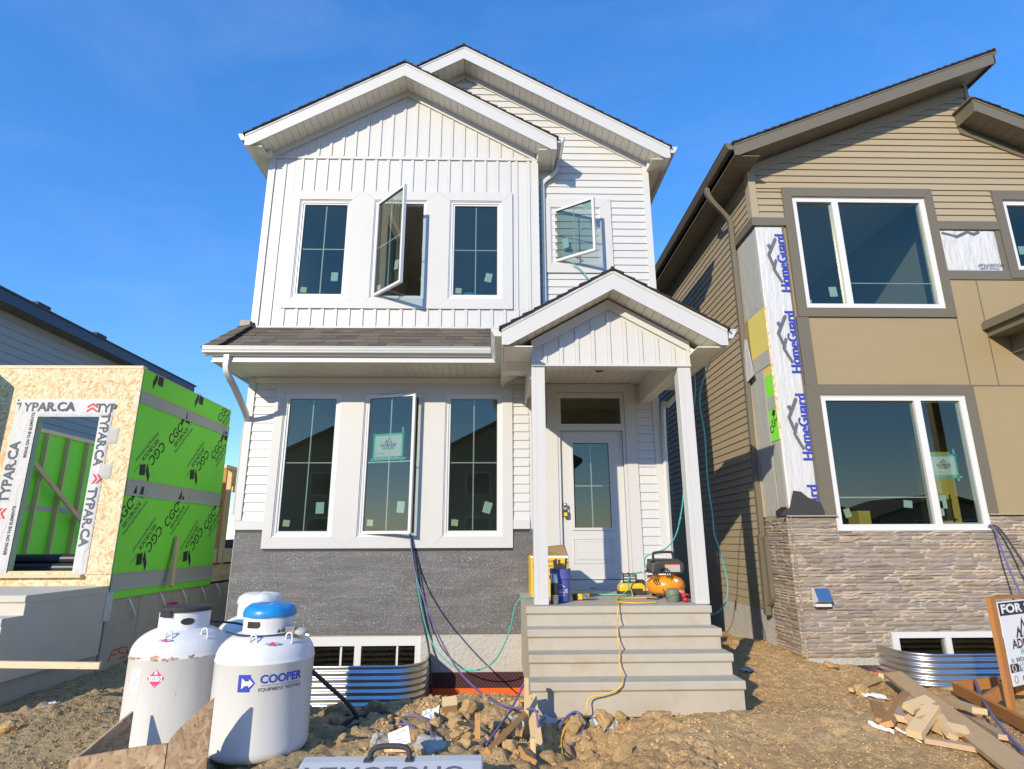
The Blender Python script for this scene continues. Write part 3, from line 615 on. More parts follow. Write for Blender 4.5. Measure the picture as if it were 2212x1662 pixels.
window(H, *UW[1], -.124, 'casement window swung wide open', (.5,.5), R(47), stickers=st_up(.2))
window(H, *UW[2], -.124, 'closed casement window with a tilted sticker', (.5,.5), 0, stickers=st_up(.22)+[(.36,.02,.13,.05,0,BLUEC)])
# ---- upper right wall
rr = lambda z: min(2.30, -.57+(9.0-z)/K)
xl_ = lambda z: .612 if z < 7.5 else -.57-(9.0-z)/K+0*z
courses(urw, WHITE_H, lambda z: .612 if z < 7.44 else max(-.9, -.57-(9.0-z)/K), rr, .086, 4.28, 8.98, .1225)
MB().box(2.295,2.392,.058,.3,3.9,7.42).build('corner_board', WHITE, H)
for s, xb in ((1,2.36),(-1,-1.5)):
    MB().prism([(-.57,9.13),(xb,9.13-K*abs(xb+.57)),(xb,8.99-K*abs(xb+.57)),(-.57,8.99)], .052, .086, 'y').build('frieze_board', WHITE, H)
picture_frame(urw, (.70,1.757,5.482,6.745), (SWN[0]-.012,SWN[1]+.012,SWN[2]-.012,SWN[3]+.012), .05, .086, TRIMW)
window(H, *SWN, .076, 'small casement window swung open above the porch', (.5,.5), R(35), stickers=[(.25,.30,.10,.17,-.12,STICK),(.85,.92,.13,.12,0,STICK)])
# ---- roofs
RM = (TRIMW, SOFF, SHING)
rake(H, gxc, 8.762, -3.785, -.50, 11.3, -.114, RM); rake(H, gxc, 8.762, .872, -.50, .10, -.114, RM, xs_wall=1)
rake(H, -.57, 9.288, 2.652, -.30, 11.3, .086, RM); rake(H, -.57, 9.288, -1.50, -.30, 11.3, .086, RM, xs_wall=1)
for (xa, xb, ya, yb, z) in ((-3.70,-3.54,-.45,11.3,7.262), (.60,.80,-.45,.085,7.262), (2.37,2.57,-.25,11.3,7.262)): MB().box(xa,xb,ya,yb,z,z+.012).build('eave_soffit', SOFF, H)
for (x, ya, yb) in ((-3.785,-.47,11.3), (.85,-.47,.085), (2.63,-.27,11.3)): MB().box(x,x+.022,ya,yb,7.25,7.43).build('eave_fascia', METW, H)
gutter_y(H, -3.785, -1, -.455, 11.3, 7.47, METW); gutter_y(H, .874, 1, -.47, .08, 7.48, METW); gutter_y(H, 2.654, 1, -.27, 11.3, 7.47, METW)
for (x, s) in ((-3.70,1), (.79,-1), (2.56,-1)):
    yf, yw = ((-.478,-.10) if x < 2 else (-.278,.10)); MB().prism([(x,7.26),(x+s*.2,7.26),(x+s*.2,7.26+.2*K)], yf+.25, yw, 'y').build('eave_return', SOFF, H)
def downspout(parent, pts, mat, r=.043): return MB().tube(pts, r, 4, twist=R(45)).build('downspout', mat, parent)
downspout(H, smooth_path([(.93,-.02,7.40),(.93,-.02,7.26),(.88,0,7.16),(.75,.02,7.06),(.69,.03,6.98),(.685,.03,6.80),(.685,.03,4.72)], 4), METW, .036)
downspout(H, smooth_path([(-3.85,1.2,7.36),(-3.86,1.2,7.22),(-3.78,1.2,7.10),(-3.66,1.2,7.0),(-3.58,1.2,6.9),(-3.58,1.2,4.8)], 4), METW)
downspout(H, smooth_path([(2.72,1.6,7.36),(2.72,1.6,7.22),(2.62,1.6,7.08),(2.45,1.6,7.0),(2.42,1.6,6.9),(2.42,1.6,2.0)], 4), METW)
# ---- pent roof over the lower windows
pr = MB().prism([(-.80,3.905),(-.80,3.955),(-.115,4.515),(-.115,3.905)], -3.70, .10, 'x')
pr.add([(-3.70,-.80,3.955),(-3.70,-.115,4.515),(-3.80,-.115,3.955),(-3.80,.4,3.955),(-3.70,.4,4.5),(-3.80,-.80,3.955)], [(0,1,2,5),(1,4,3,2)]); pent = pr.build('pent_roof', SHING, H)
sl_ = math.hypot(.685,.56); d_ = Vector((0,.685,.56))/sl_; nn = Vector((0,-.56,.685))/sl_
for r_ in range(7):
    s0 = r_*.128; s1 = min(s0+.150, sl_-.002)
    x = -3.76+r_*.022+random.uniform(0,.2)*0; first = True
    while x < .08:
        wd = random.uniform(.16,.36); xe = min(x+wd, .09); th = random.choice((.006,.008,.013)); p = Vector((0,-.80,3.957))+d_*s0; q = Vector((0,-.80,3.957))+d_*s1
        a, b_ = x+.0015, xe-.0015; o1 = nn*(.004+th); o2 = nn*.004
        MB().hexa([(a,p.y,p.z),(b_,p.y,p.z),(b_,q.y,q.z),(a,q.y,q.z),(a,p.y+o1.y,p.z+o1.z),(b_,p.y+o1.y,p.z+o1.z),(b_,q.y+o2.y,q.z+o2.z),(a,q.y+o2.y,q.z+o2.z)]).build('shingle', SHING, pent)
        x = xe
for i in range(5): MB().hexa([(-3.84+.035*i,-.86+.16*i,3.965+.125*i),(-3.62+.03*i,-.86+.16*i,3.975+.13*i),(-3.58+.03*i,-.68+.16*i,4.12+.13*i),(-3.80+.035*i,-.68+.16*i,4.10+.125*i)]+[(-3.82+.035*i,-.87+.16*i,3.985+.125*i),(-3.62+.03*i,-.87+.16*i,3.997+.13*i),(-3.58+.03*i,-.68+.16*i,4.132+.13*i),(-3.79+.035*i,-.68+.16*i,4.112+.125*i)]).build('hip_shingle', SHING, pent)
MB().box(-3.66,-3.52,-.22,-.10,4.5,4.585).build('roof_flashing', BLACK, pent)
MB().box(-3.70,.06,-.775,-.750,3.795,3.955).build('fascia_board', METW, H); MB().box(-3.71,.04,-.785,-.776,3.795,3.812).build('fascia_lip', METW, H); MB().box(-3.70,-3.675,-.75,.5,3.795,3.955).build('fascia_board', METW, H)
MB().prism([(-.777,3.872),(-.815,3.872),(-.822,3.885),(-.850,3.905),(-.872,3.945),(-.874,3.972),(-.884,3.972),(-.884,3.982),(-.777,3.982)], -3.80, -.02, 'x').build('gutter', METW, H)
MB().prism([(-.876,3.905),(-.880,3.905),(-.880,3.912),(-.868,3.912)], -3.80, -.02, 'x').build('gutter_lip', METW, H)
x = -3.66
while x < .36:
    MB().box(x+.002, min(x+.098,.37), -.748, .0, 3.806, 3.818).build('soffit_panel', SOFF, H); x += .10
MB().box(-3.675,.38,-.75,.0,3.819,3.9).build('soffit_backing', DARKIN, H)
downspout(H, smooth_path([(-3.50,-.80,3.88),(-3.50,-.80,3.72),(-3.485,-.76,3.63),(-3.47,-.55,3.50),(-3.47,-.12,3.24),(-3.53,.06,3.16),(-3.56,.10,3.0),(-3.56,.10,1.9)], 5), METW, .045)
# ---- porch
PXC = 1.31
for xa in (.386, 2.092):
    po = MB().box(xa, xa+.152, -1.60, -1.448, .893, 3.505).build('porch_post', TRIMW, H, bevel=.004)
    MB().box(xa+.045, xa+.047, -1.6012, -1.60, .90, 3.50).build('seam', WRAPG, po)
pg = MB().prism([(.384,3.505),(2.244,3.505),(2.244,3.80),(PXC,4.33),(.384,3.80)], -1.594, -1.45, 'y').build('porch_gable', WHITE, H)
zp = lambda x: 4.30-.115-.565*abs(x-PXC)
battens(pg, .43, 2.20, -1.594, 3.535, lambda q: max(3.54, zp(q)), WHITE, off=.05)
MB().box(.384,2.246,-1.622,-1.594,3.505,3.534).build('band_board', WHITE, H)
for s, xb in ((-1,.384),(1,2.244)): MB().prism([(PXC,4.335),(xb,4.335-.565*abs(xb-PXC)),(xb,4.215-.565*abs(xb-PXC)),(PXC,4.215)], -1.626, -1.594, 'y').build('frieze_board', WHITE, H)
MB().box(.388,.426,-1.618,-1.594,3.535,3.72).build('corner_board', WHITE, H); MB().box(2.204,2.242,-1.618,-1.594,3.535,3.72).build('corner_board', WHITE, H)
for xa in (.388, 2.09): MB().box(xa, xa+.15, -1.448, .30, 3.506, 3.80).build('porch_beam', SOFF, H)
x = .545
while x < 2.08:
    MB().box(x+.002, min(x+.103,2.088), -1.447, .303, 3.800, 3.812).build('soffit_panel', SOFF, H); x += .105
MB().box(.40,2.24,-1.447,.30,3.813,3.86).build('porch_ceiling', DARKIN, H)
MB().lathe([(.001,0),(.052,0),(.06,.004),(.06,.02)], (1.384,-.433,3.786), 20).build('light_cutout', BLACK, H)
rake(H, PXC, 4.563, .036, -1.95, .09, -1.594, RM, k=.565, sp=.1); rake(H, PXC, 4.563, 2.578, -1.95, .09, -1.594, RM, k=.565, sp=.1, xs_wall=1)
for (xa, xb) in ((.055,.384), (2.244,2.56)): MB().box(xa, xb, -1.90, .06 if xa > 1 else -.70, 3.645, 3.657).build('eave_soffit', SOFF, H)
for x in (.04, 2.555): MB().box(x, x+.02, -1.93, .08 if x > 1 else -.76, 3.645, 3.83).build('eave_fascia', METW, H)
for i in range(9): MB().box(.09, .35, -1.32+.045*i, -1.297+.045*i, 3.638, 3.6448).build('soffit_vent_slot', SOFF, H)
gutter_y(H, .034, -1, -1.90, -.87, 3.875, METW); gutter_y(H, 2.58, 1, -1.90, .06, 3.862, METW)
MB().prism([(.384,3.656),(.20,3.656),(.384,3.76)], -1.60, -1.45, 'y').prism([(2.244,3.656),(2.42,3.656),(2.244,3.755)], -1.60, -1.45, 'y').build('eave_return', SOFF, H)
MB().box(.376,.388,-1.44,-.01,3.40,3.80).build('beam_cladding', SOFF, H)
downspout(H, smooth_path([(2.60,-.03,3.66),(2.58,.0,3.58),(2.45,.12,3.42),(2.40,.2,3.3),(2.40,.3,1.2)], 4), METW, .035)
# ---- entry: siding right of the door, trims, door, transom
courses(dw, WHITE_H, 2.005, 2.30, .306, 1.0, 3.80, .1205); MB().box(2.27,2.372,.276,.5,.62,3.80).build('corner_board', WHITE, H)
TO = (.71,2.01,.89,3.79); TI = (.86,1.853,.89,3.665)
MB().prism([(TO[0],TO[3]),(TO[1],TO[3]),(TI[1],TI[3]),(TI[0],TI[3])], .272, .306, 'y').build('trim_board', TRIMW, dw)
MB().prism([(TO[0],.89),(TI[0],.89),(TI[0],TI[3]-.001),(TO[0],TO[3]-.001)], .272, .306, 'y').build('trim_board', TRIMW, dw); MB().prism([(TO[1],.89),(TI[1],.89),(TI[1],TI[3]-.001),(TO[1],TO[3]-.001)], .272, .306, 'y').build('trim_board', TRIMW, dw)
df = MB().box(.862,.897,.285,.42,.89,3.66).box(1.812,1.85,.285,.42,.89,3.66).box(.897,1.812,.285,.42,3.60,3.66).box(.897,1.812,.285,.42,3.095,3.175).box(.897,1.812,.27,.42,.89,1.02).box(.88,1.83,.235,.285,.89,.945).build('door_frame', TRIMW, H)
MB().box(.90,1.81,.31,.316,3.18,3.595).build('transom_pane', GLASS, df); ring(MB(), .897,1.812,3.175,3.60,.018,.296,.33).build('transom_sash', PVC, df)
MB().box(1.25,1.33,.2345,.2352,.915,.925).box(1.62,1.70,.2345,.2352,.915,.925).build('weep_slot', INK, df)
door = wall_open(.902, 1.807, 1.03, 3.09, .335, .38, [(1.075,1.605,1.715,2.92)]).build('door', TRIMW, H)
ring(MB(), 1.045,1.635,1.685,2.95,.034,.318,.336).build('door_light_frame', TRIMW, door); MB().box(1.075,1.605,.352,.358,1.715,2.92).build('pane', GLASS, door)
MB().box(1.333,1.347,.360,.366,1.715,2.92).box(1.075,1.333,.360,.366,2.295,2.309).box(1.347,1.605,.360,.366,2.295,2.309).build('muntin', PVC, door)
ring(MB(), 1.045,1.63,1.238,1.583,.022,.327,.336).build('panel_moulding', TRIMW, door, bevel=.006); ring(MB(), 1.085,1.59,1.278,1.543,.012,.331,.336).build('panel_moulding', TRIMW, door)
MB().box(1.10,1.575,.328,.336,1.293,1.528).build('door_panel', TRIMW, door, bevel=.006)
kn = MB().lathe([(.028,0),(.028,.012),(.012,.016),(.012,.045),(.026,.055),(.030,.072),(.022,.088),(.004,.09)], (0,0,0), 20).xf(Matrix.Translation((.945,.335,2.03)) @ Matrix.Rotation(R(90),4,'X')).build('door_knob', STEEL, door, True)
# wall box where a bell or tap will go
sk = ring(MB(), 2.03,2.19,1.09,1.32,.022,.262,.300).build('utility_box', PVC, H); MB().box(2.05,2.17,.281,.289,1.11,1.30).build('socket', BLACKR, sk)
# basement window
bw = wall_open(-2.46, -.985, -.52, .375, .03, .11, [(-2.40,-1.83,-.46,.25),(-1.745,-1.06,-.46,.25)]).build('window', PVC, H); bw['label'] = 'white basement slider above the corrugated window well'
MB().box(-2.4,-1.83,.07,.076,-.46,.25).build('pane', GLASS, bw); MB().box(-1.745,-1.06,.05,.056,-.46,.25).build('pane', GLASS, bw); MB().box(-2.02,-1.995,.066,.07,-.46,.25).box(-1.30,-1.275,.046,.05,-.46,.25).build('muntin', PVC, bw)
# ---- precast steps
stp = thing('concrete_steps', 'grey precast concrete front steps climbing to the white porch', 'steps', (1.25,-1.5,0))
prof = [(.26,.03),(.26,.89)]
lv = [(.89,-1.72),(.70,-1.955),(.51,-2.19),(.32,-2.42)]
for i, (z, yn) in enumerate(lv):
    yb = .24 if i == 0 else lv[i-1][1]+.030
    b_ = MB().prism([(yb,z),(yn+.012,z),(yn,z-.012),(yn,z-.062),(yn+.010,z-.075),(yn+.022,z-.078),(yb,z-.078)], .292, 2.215+.004*i, 'x')
    b_.build('landing' if i == 0 else 'tread', CONC, stp)
    zl = lv[i+1][0] if i < 3 else .035
    MB().box(.302, 2.203+.004*i, yn+.024, .235, zl-.079 if i < 3 else zl, z-.0785).build('riser', CONC, stp)
# ------------------------------------------------------------------ a taped paper notice
def logo(parent, c, u, v, s, mat, mat2=None):
    """two mountain-roof outlines standing over the name"""
    u = Vector(u).normalized(); v = Vector(v).normalized(); n = u.cross(v)
    def poly(pts, m_): 
        b = MB(); k = len(pts); b.add([Vector(c)+u*p[0]*s+v*p[1]*s for p in pts], [tuple(range(k))]); b.build('logo_mark', m_, parent)
    for (x, h, wd) in ((-.35,.55,.36), (.18,.95,.50)):
        poly([(x-wd,0),(x,h),(x+wd,0),(x+wd-.15,0),(x,h-.26),(x-wd+.15,0)], mat)
    poly([(.03,0),(.18,.30),(.33,0)], mat2 or mat)
def notice(parent, c, u, v, w_, h_, addr):
    u = Vector(u).normalized(); v = Vector(v).normalized(); n = u.cross(v); c = Vector(c); I = Matrix.Identity(4)
    for i in range(3): I[i][0] = u[i]; I[i][1] = v[i]; I[i][2] = n[i]; I[i][3] = c[i]
    pa = MB().box(-w_/2, w_/2, -h_/2, h_/2, -.001, 0).xf(I).build('notice', PAPER, parent)
    t_ = .028
    for bx in ((-w_/2-.05,w_/2+.06,-h_/2-t_*.6,-h_/2+t_*.4),(-w_/2-.03,w_/2+.03,h_/2-t_*.4,h_/2+t_*.6),(-w_/2-t_*.6,-w_/2+t_*.4,-h_/2-.02,h_/2+.03),(w_/2-t_*.4,w_/2+t_*.6,-h_/2-.06,h_/2+.09)):
        MB().box(bx[0],bx[1],bx[2],bx[3],-.0004,.0008).xf(I).build('tape', TAPE, parent)
    P_ = lambda x, y: c+u*x+v*y+n*.0016
    logo(pa, P_(0, h_*.14), u, v, w_*.20, INKG); text('ADMIRE', P_(0,h_*.05), u, v, w_*.15, INKG, pa, bold=.02, wide=1.1); text('HOMES', P_(0,-h_*.075), u, v, w_*.11, INKG, pa, bold=.015, wide=1.15)
    text('Permit Number:', P_(-w_*.45,-h_*.26), u, v, w_*.055, INKG, pa, align='LEFT'); text('Address: '+addr, P_(-w_*.45,-h_*.42), u, v, w_*.082, INK, pa, align='LEFT')
    return pa
g0, g1, h0, h1, ys = gL
cN = Vector((g0+.46*(g1-g0), ys+.030, h0+.62*(h1-h0))); Rt = TL.to_3x3()
notice(H, TL @ cN, Rt @ Vector((1,0,.02)), Rt @ Vector((0,0,1)), .42, .335, '434 Crystal Creek Link')

# ================================================================== the tan house
T = thing('tan_house', 'tan lap-sided house with taupe trim, stone base and bare housewrap corner', 'house', (5.5, 0, 0))
NK = .406; ntop = lambda x: 9.21-NK*(8.02-x)
nu, nl, n2, nb = (4.612,6.732,4.903,6.775), (4.628,6.742,1.672,3.557), (7.985,9.4,5.545,6.75), (5.145,6.95,-.46,.375)
tw = wall_open(3.985, 9.6, -1.4, 7.1, .01, .2, [nu, nl, n2, nb]); tw.prism([(3.985,7.1),(9.6,7.1),(9.6,7.2),(7.83,8.1),(7.83,8.95),(3.985,7.34)], .01, .2, 'y'); tw = tw.build('front_wall', TANP, T)
sd = MB().box(3.985,4.15,.2,12,-1.4,7.35).build('side_wall', TANP, T); MB().box(3.985,9.6,12,12.15,-1.4,7.4).build('back_wall', TANP, T); MB().box(9.5,9.6,.2,12,-1.4,7.4).build('side_wall', TANP, T)
MB().box(4.15,9.5,.2,12,.85,1.1).box(4.15,9.5,.2,12,3.95,4.4).build('floor_slab', FLOORM, T); MB().box(4.15,9.5,.2,12,7.05,7.2).build('ceiling', DARKIN, T)
MB().box(4.15,9.5,4.5,4.6,1.1,3.95).box(4.15,9.5,4.0,4.1,4.4,7.05).box(7.0,7.08,.2,4.0,4.4,7.05).box(4.16,4.18,.2,4.5,1.1,7.05).build('inner_wall', M('grey_drywall', (.34,.34,.32), .9), T)
MB().box(4.15,9.5,1.6,1.7,-1.4,.85).build('basement_wall', DKWALL, T)
MB().box(6.9,7.3,1.2,1.5,1.1,3.2).box(5.9,6.1,1.6,1.9,1.1,2.0).build('stored_material', YELB, T)
# lap siding on the front
def rb(z): return 9.4 if z < 7.35 else (min(9.4, 7.56+(8.15-z)/.547) if z < 8.15 else 7.79)
lb = lambda z: max(4.055, 3.99+(z-7.33)/NK)
courses(tw, TAN, 4.055, 4.465, .01, 6.402, 6.93, .117, .023); courses(tw, TAN, 6.87, 7.845, .01, 6.37, 6.93, .117, .023)
courses(tw, TAN, lb, rb, .01, 6.93, 8.86, .117, .023)
MB().box(3.945,4.058,-.032,.11,6.402,7.33).build('corner_board', TAN, T); MB().box(7.80,7.86,-.02,.06,8.1,8.92).build('corner_board', TAN, T)
# side courses, facing -X
z = .545
while z < 7.2:
    y0_ = .745 if 1.85 < z < 6.27 else (.80 if z < 1.86 else .10); zt = z+.117
    MB().hexa([(3.966,y0_,z),(3.989,y0_,z),(3.989,11.9,z),(3.966,11.9,z),(3.981,y0_,zt-.0015),(3.989,y0_,zt-.0015),(3.989,11.9,zt-.0015),(3.981,11.9,zt-.0015)]).build('siding_board', TAN, sd); z = zt
MB().box(3.950,3.985,.735,.775,1.87,6.27).build('end_moulding', TAN, T)
MB().box(3.972,3.988,.78,12,-.6,.543).build('side_foundation', PARGE, T)
# taupe bands, window trims, panels
MB().box(3.93,4.463,-.032,.01,6.266,6.40).box(3.93,3.985,.01,.80,6.266,6.40).build('band_board', TAUPE, T)
MB().box(6.868,7.842,-.032,.01,6.226,6.366).build('band_board', TAUPE, T); MB().box(6.868,9.4,-.024,.01,5.378,5.526).build('band_board', TAUPE, T)
picture_frame(tw, (4.463,6.867,4.757,6.93), (nu[0]-.004,nu[1]+.004,nu[2]-.004,nu[3]+.004), -.036, .01, TAUPE)
picture_frame(tw, (7.843,9.5,5.40,6.915), (n2[0]-.004,9.41,n2[2]-.004,n2[3]+.004), -.037, .01, TAUPE)
MB().prism([(4.425,3.715),(6.895,3.715),(6.748,3.562),(4.625,3.562)], -.028, .01, 'y').build('trim_board', TAUPE, tw)
MB().prism([(4.425,1.868),(4.624,1.868),(4.624,3.56),(4.425,3.713)], -.028, .01, 'y').build('trim_board', TAUPE, tw); MB().prism([(6.886,1.885),(6.747,1.885),(6.747,3.56),(6.893,3.713)], -.028, .01, 'y').build('trim_board', TAUPE, tw)
MB().box(4.435,4.614,-.026,.01,3.717,4.755).build('trim_board', TAUPE, tw); MB().box(4.40,4.425,-.014,.01,1.868,6.26).build('trim_board', TAUPE, tw); MB().box(7.772,7.842,-.012,.01,5.527,6.225).build('trim_board', TAUPE, tw)
for (a, b_, c, d) in ((4.616,6.866,3.717,4.755), (6.880,7.288,3.717,5.376), (7.302,9.4,3.717,5.376), (6.896,9.4,1.885,3.698)): MB().box(a,b_,-.006,.01,c,d).build('panel', TANP, tw)
for bx in ((6.866,6.880,-.012,.01,3.717,4.755), (7.288,7.302,-.012,.01,3.717,5.376), (6.896,9.4,-.012,.01,3.699,3.716)): MB().box(*bx).build('panel_joint', TAUPE, tw)
# housewrap on the corner
def wrap_sheet(x0, x1, z0, z1, y, amp=.006, nx_=24, nz_=60, side=False):
    X, Z = np.meshgrid(np.linspace(x0,x1,nx_), np.linspace(z0,z1,nz_)); D = fnoise(X*1.0, Z*.22, 21 if side else 22, [(.09,amp*1.6),(.035,amp)])+fnoise(X, Z, 5, [(.3,amp)])
    D = -.006-np.abs(D)*.8; E = np.minimum(np.minimum(X-x0, x1-X), np.minimum(Z-z0, z1-Z)); D = np.where(E < 1e-6, 0, D)
    V = [((x, y+d, z) if not side else (y+d, x, z)) for x, d, z in zip(X.ravel(), D.ravel(), Z.ravel())]
    fs = [(j*nx_+i, j*nx_+i+1, (j+1)*nx_+i+1, (j+1)*nx_+i) for j in range(nz_-1) for i in range(nx_-1)]
    if side: fs = [f[::-1] for f in fs]
    return MB().add(V, fs)
hw = wrap_sheet(3.988,4.42,1.868,6.262,.006).build('house_wrap', WRAP, T, True)
hs1 = wrap_sheet(.0,.745,4.93,6.262,3.986,side=True,nz_=24).build('house_wrap', WRAPG, T, True); hs2 = wrap_sheet(.27,.745,1.868,4.30,3.986,side=True,nz_=30).build('house_wrap', WRAPG, T, True); wrap_sheet(0,.268,1.868,2.92,3.986,side=True,nz_=16,nx_=12).build('house_wrap', WRAPG, T, True)
wrap_sheet(6.87,7.77,5.53,6.224,.008,.012,40,30).build('house_wrap', WRAP, T, True)
MB().box(3.976,3.986,.0,.60,4.26,4.925).build('yellow_sheathing', M('yellow_sheathing', (.72,.60,.16), .7), T); MB().box(3.972,3.9755,.0,.62,4.03,4.262).build('flashing_tape', WRAPG, T)
MB().box(3.976,3.986,.0,.25,3.88,4.02).build('yellow_sheathing', bpy.data.materials['yellow_sheathing'], T); g1_ = MB().box(3.976,3.986,.0,.25,3.57,3.878).build('green_sheathing', GREEN, T); MB().box(3.973,3.9755,.0,.25,3.38,3.572).build('flashing_tape', WRAPG, T); g2_ = MB().box(3.976,3.986,.0,.25,2.92,3.378).build('green_sheathing', GREEN, T)
MB().box(3.975,4.012,-.004,.0,2.92,4.92).build('osb_edge', OSB, T)
text('CGC', (3.9735,.13,3.16), (0,-.7,.7), (0,.7,.7), .16, INK, g2_, bold=.02, wide=.9)
MB().add([(3.974,.03,3.34),(3.974,.10,3.37),(3.974,.16,3.30),(3.974,.08,3.27)], [(0,1,2,3)]).build('logo_mark', INK, g2_)
text('ard', (4.345,-.020,2.16), (0,0,1), (-1,0,0), .205, INKB, hw, bold=.022, wide=.93)
for zc in (5.64, 4.37, 3.10): text('HomeGuard', (4.345,-.020,zc), (0,0,1), (-1,0,0), .205, INKB, hw, bold=.022, wide=.93)
def stroke(parent, pts, w_, y, mat, name='logo_mark'):
    for (a, b_) in zip(pts[:-1], pts[1:]):
        a = Vector((a[0],0,a[1])); b2 = Vector((b_[0],0,b_[1])); d = (b2-a).normalized(); n_ = Vector((-d.z,0,d.x))*w_/2; a -= d*w_*.3; b2 += d*w_*.3
        MB().add([(a+n_)+Vector((0,y,0)), (b2+n_)+Vector((0,y,0)), (b2-n_)+Vector((0,y,0)), (a-n_)+Vector((0,y,0))], [(0,1,2,3)]).build(name, mat, parent); y -= .0006
for zc in (5.66, 4.39, 3.12):
    stroke(hw, [(4.265,zc+.38),(4.135,zc+.11),(4.20,zc-.10)], .045, -.020, INKG); stroke(hw, [(4.235,zc+.02),(4.185,zc-.12),(4.285,zc-.33)], .04, -.022, INKG); stroke(hw, [(4.165,zc+.24),(4.15,zc+.27)], .05, -.024, INKG)
stroke(hw, [(6.92,6.17),(7.14,6.11),(7.32,6.19),(7.42,6.155),(7.5,6.19)], .04, -.012, INKG); text('HOUSEWRAP', (7.58,-.014,5.625), (-1,0,0), (0,0,-1), .075, INK, hw, wide=.9); text('House guide', (7.55,-.014,5.565), (-1,0,0), (0,0,-1), .06, INKB, hw)
# torn black paper at the foot of the wrap
MB().prism([(3.84,1.865),(3.90,1.93),(3.985,1.97),(4.02,2.08),(4.06,2.20),(4.17,2.185),(4.25,2.11),(4.42,2.04),(4.46,1.92),(4.46,1.865)], -.032, -.026, 'y').build('building_paper', BLACKR, T); MB().prism([(0,1.865),(.35,1.87),(.34,1.94),(.15,1.99),(0,1.98)], 3.955, 3.96, 'x').build('building_paper', BLACKR, T)
MB().prism([(.42,3.98),(.80,3.92),(.78,4.12),(.62,4.62),(.55,4.58)], 3.90, 3.906, 'x').build('house_wrap', WRAP, T)
MB().box(3.93,4.63,-.05,.0,1.85,1.867).box(6.75,9.4,-.05,.0,1.867,1.884).build('stone_ledge_flashing', TAN, T)
# windows: white sliders
def slider(x0, x1, z0, z1, y, xm, zm, small_left, label, stick=()):
    f = .075; w1, w2 = (x0+f, xm-.05), (xm+.05, x1-f); win = wall_open(x0, x1, z0, z1, y, y+.10, [(w1[0],w1[1],z0+f,z1-f),(w2[0],w2[1],z0+f,z1-f)])
    ring(win, x0-.01, x1+.01, z0-.012, z1+.012, .02, y-.012, y-.0005); win = win.build('window', PVC, T); win['label'] = label
    for (a, b_), yy in ((w1, y+.045), (w2, y+.03)): MB().box(a, b_, yy, yy+.006, z0+f, z1-f).build('pane', GLASS, win)
    sx = w1 if small_left else w2; ring(MB(), sx[0]+.002, sx[1]-.002, z0+f+.002, z1-f-.002, .018, y+.055, y+.075).build('sash', PVC, win)
    bx = w2 if small_left else w1; MB().box(bx[0], bx[1], y+.055, y+.061, zm-.008, zm+.008).build('muntin', PVC, win)
    for (sx_, sz_, wd, ht, a, mm) in stick: MB().box(-wd/2,wd/2,0,.001,-ht/2,ht/2).xf(Matrix.Translation((sx_,y+.065,sz_)) @ Matrix.Rotation(a,4,'Y')).build('sticker', mm, win)
    return win
slider(*nu, .0, 5.30, 5.338, True, 'white slider with narrow left pane upstairs', [(5.10,5.20,.12,.16,-.06,STICK),(4.72,5.03,.05,.08,.3,STICK2)])
lwn = slider(*nl, .0, 6.045, 2.112, False, 'white slider with the taped notice downstairs', [(4.83,1.90,.09,.12,-.25,STICK2),(5.70,2.02,.12,.10,.1,STICK),(6.20,2.05,.10,.18,0,STICK),(6.16,1.96,.06,.2,0,STICK)])
slider(*n2, .0, 8.9, 5.9, True, 'white window cut by the right picture edge', [(8.21,5.92,.12,.14,0,STICK)])
notice(lwn, (6.285,.042,2.54), (1,0,.02), (0,0,1), .36, .30, '432 Crystal Creek Link')
bwn = wall_open(nb[0], nb[1], nb[2], nb[3], .0, .09, [(5.235,5.845,-.4,.30),(5.925,6.85,-.4,.30)]).build('window', PVC, T); MB().box(5.235,5.845,.04,.046,-.4,.30).build('pane', GLASS, bwn); MB().box(5.925,6.85,.03,.036,-.4,.30).build('pane', GLASS, bwn); bwn['label'] = 'white basement slider beside the stone base'
# roofs
NM = (TAUPE, TAUPES, SHING)
rake(T, 8.02, 9.21, 3.59, -.45, 12.2, .01, NM, fh=.225, eh=.20, k=NK, sp=.11); MB().box(8.0,8.022,-.45,12.2,8.98,9.235).build('eave_fascia', TAUPE, T)
MB().prism([(8.0,9.20),(8.08,9.26),(8.08,9.17),(8.0,9.12)], -.46, 12.2, 'y').build('ridge_flashing', TAUPE, T)
gutter_y(T, 3.59, -1, -.43, 12.2, 7.425, TAUPE); MB().box(3.59,3.612,-.43,12.2,7.215,7.42).build('eave_fascia', TAUPE, T)
for i in range(80): MB().box(3.613,3.985,-.42+i*.15,-.276+i*.15,7.213,7.225).build('soffit_panel', TAUPES, T)
MB().prism([(3.99,7.33),(7.83,8.885),(7.83,8.74),(3.99,7.185)], -.012, .01, 'y').build('frieze_board', TAN, T)
rake(T, 7.56, 8.335, 9.6, -.39, .2, .01, NM, fh=.225, eh=.2, k=.467, sp=.15, xs_wall=1); MB().prism([(-.39,8.33),(.0,8.33),(.0,8.10),(-.39,8.105)], 7.538, 7.56, 'x').build('eave_fascia', TAUPE, T); MB().prism([(7.56,8.11),(9.4,7.25),(9.4,7.12),(7.56,7.98)], -.03, .009, 'y').build('frieze_board', TAUPE, T)
MB().box(7.50,7.56,-.42,0,8.335,8.365).build('ridge_flashing', SHING, T)
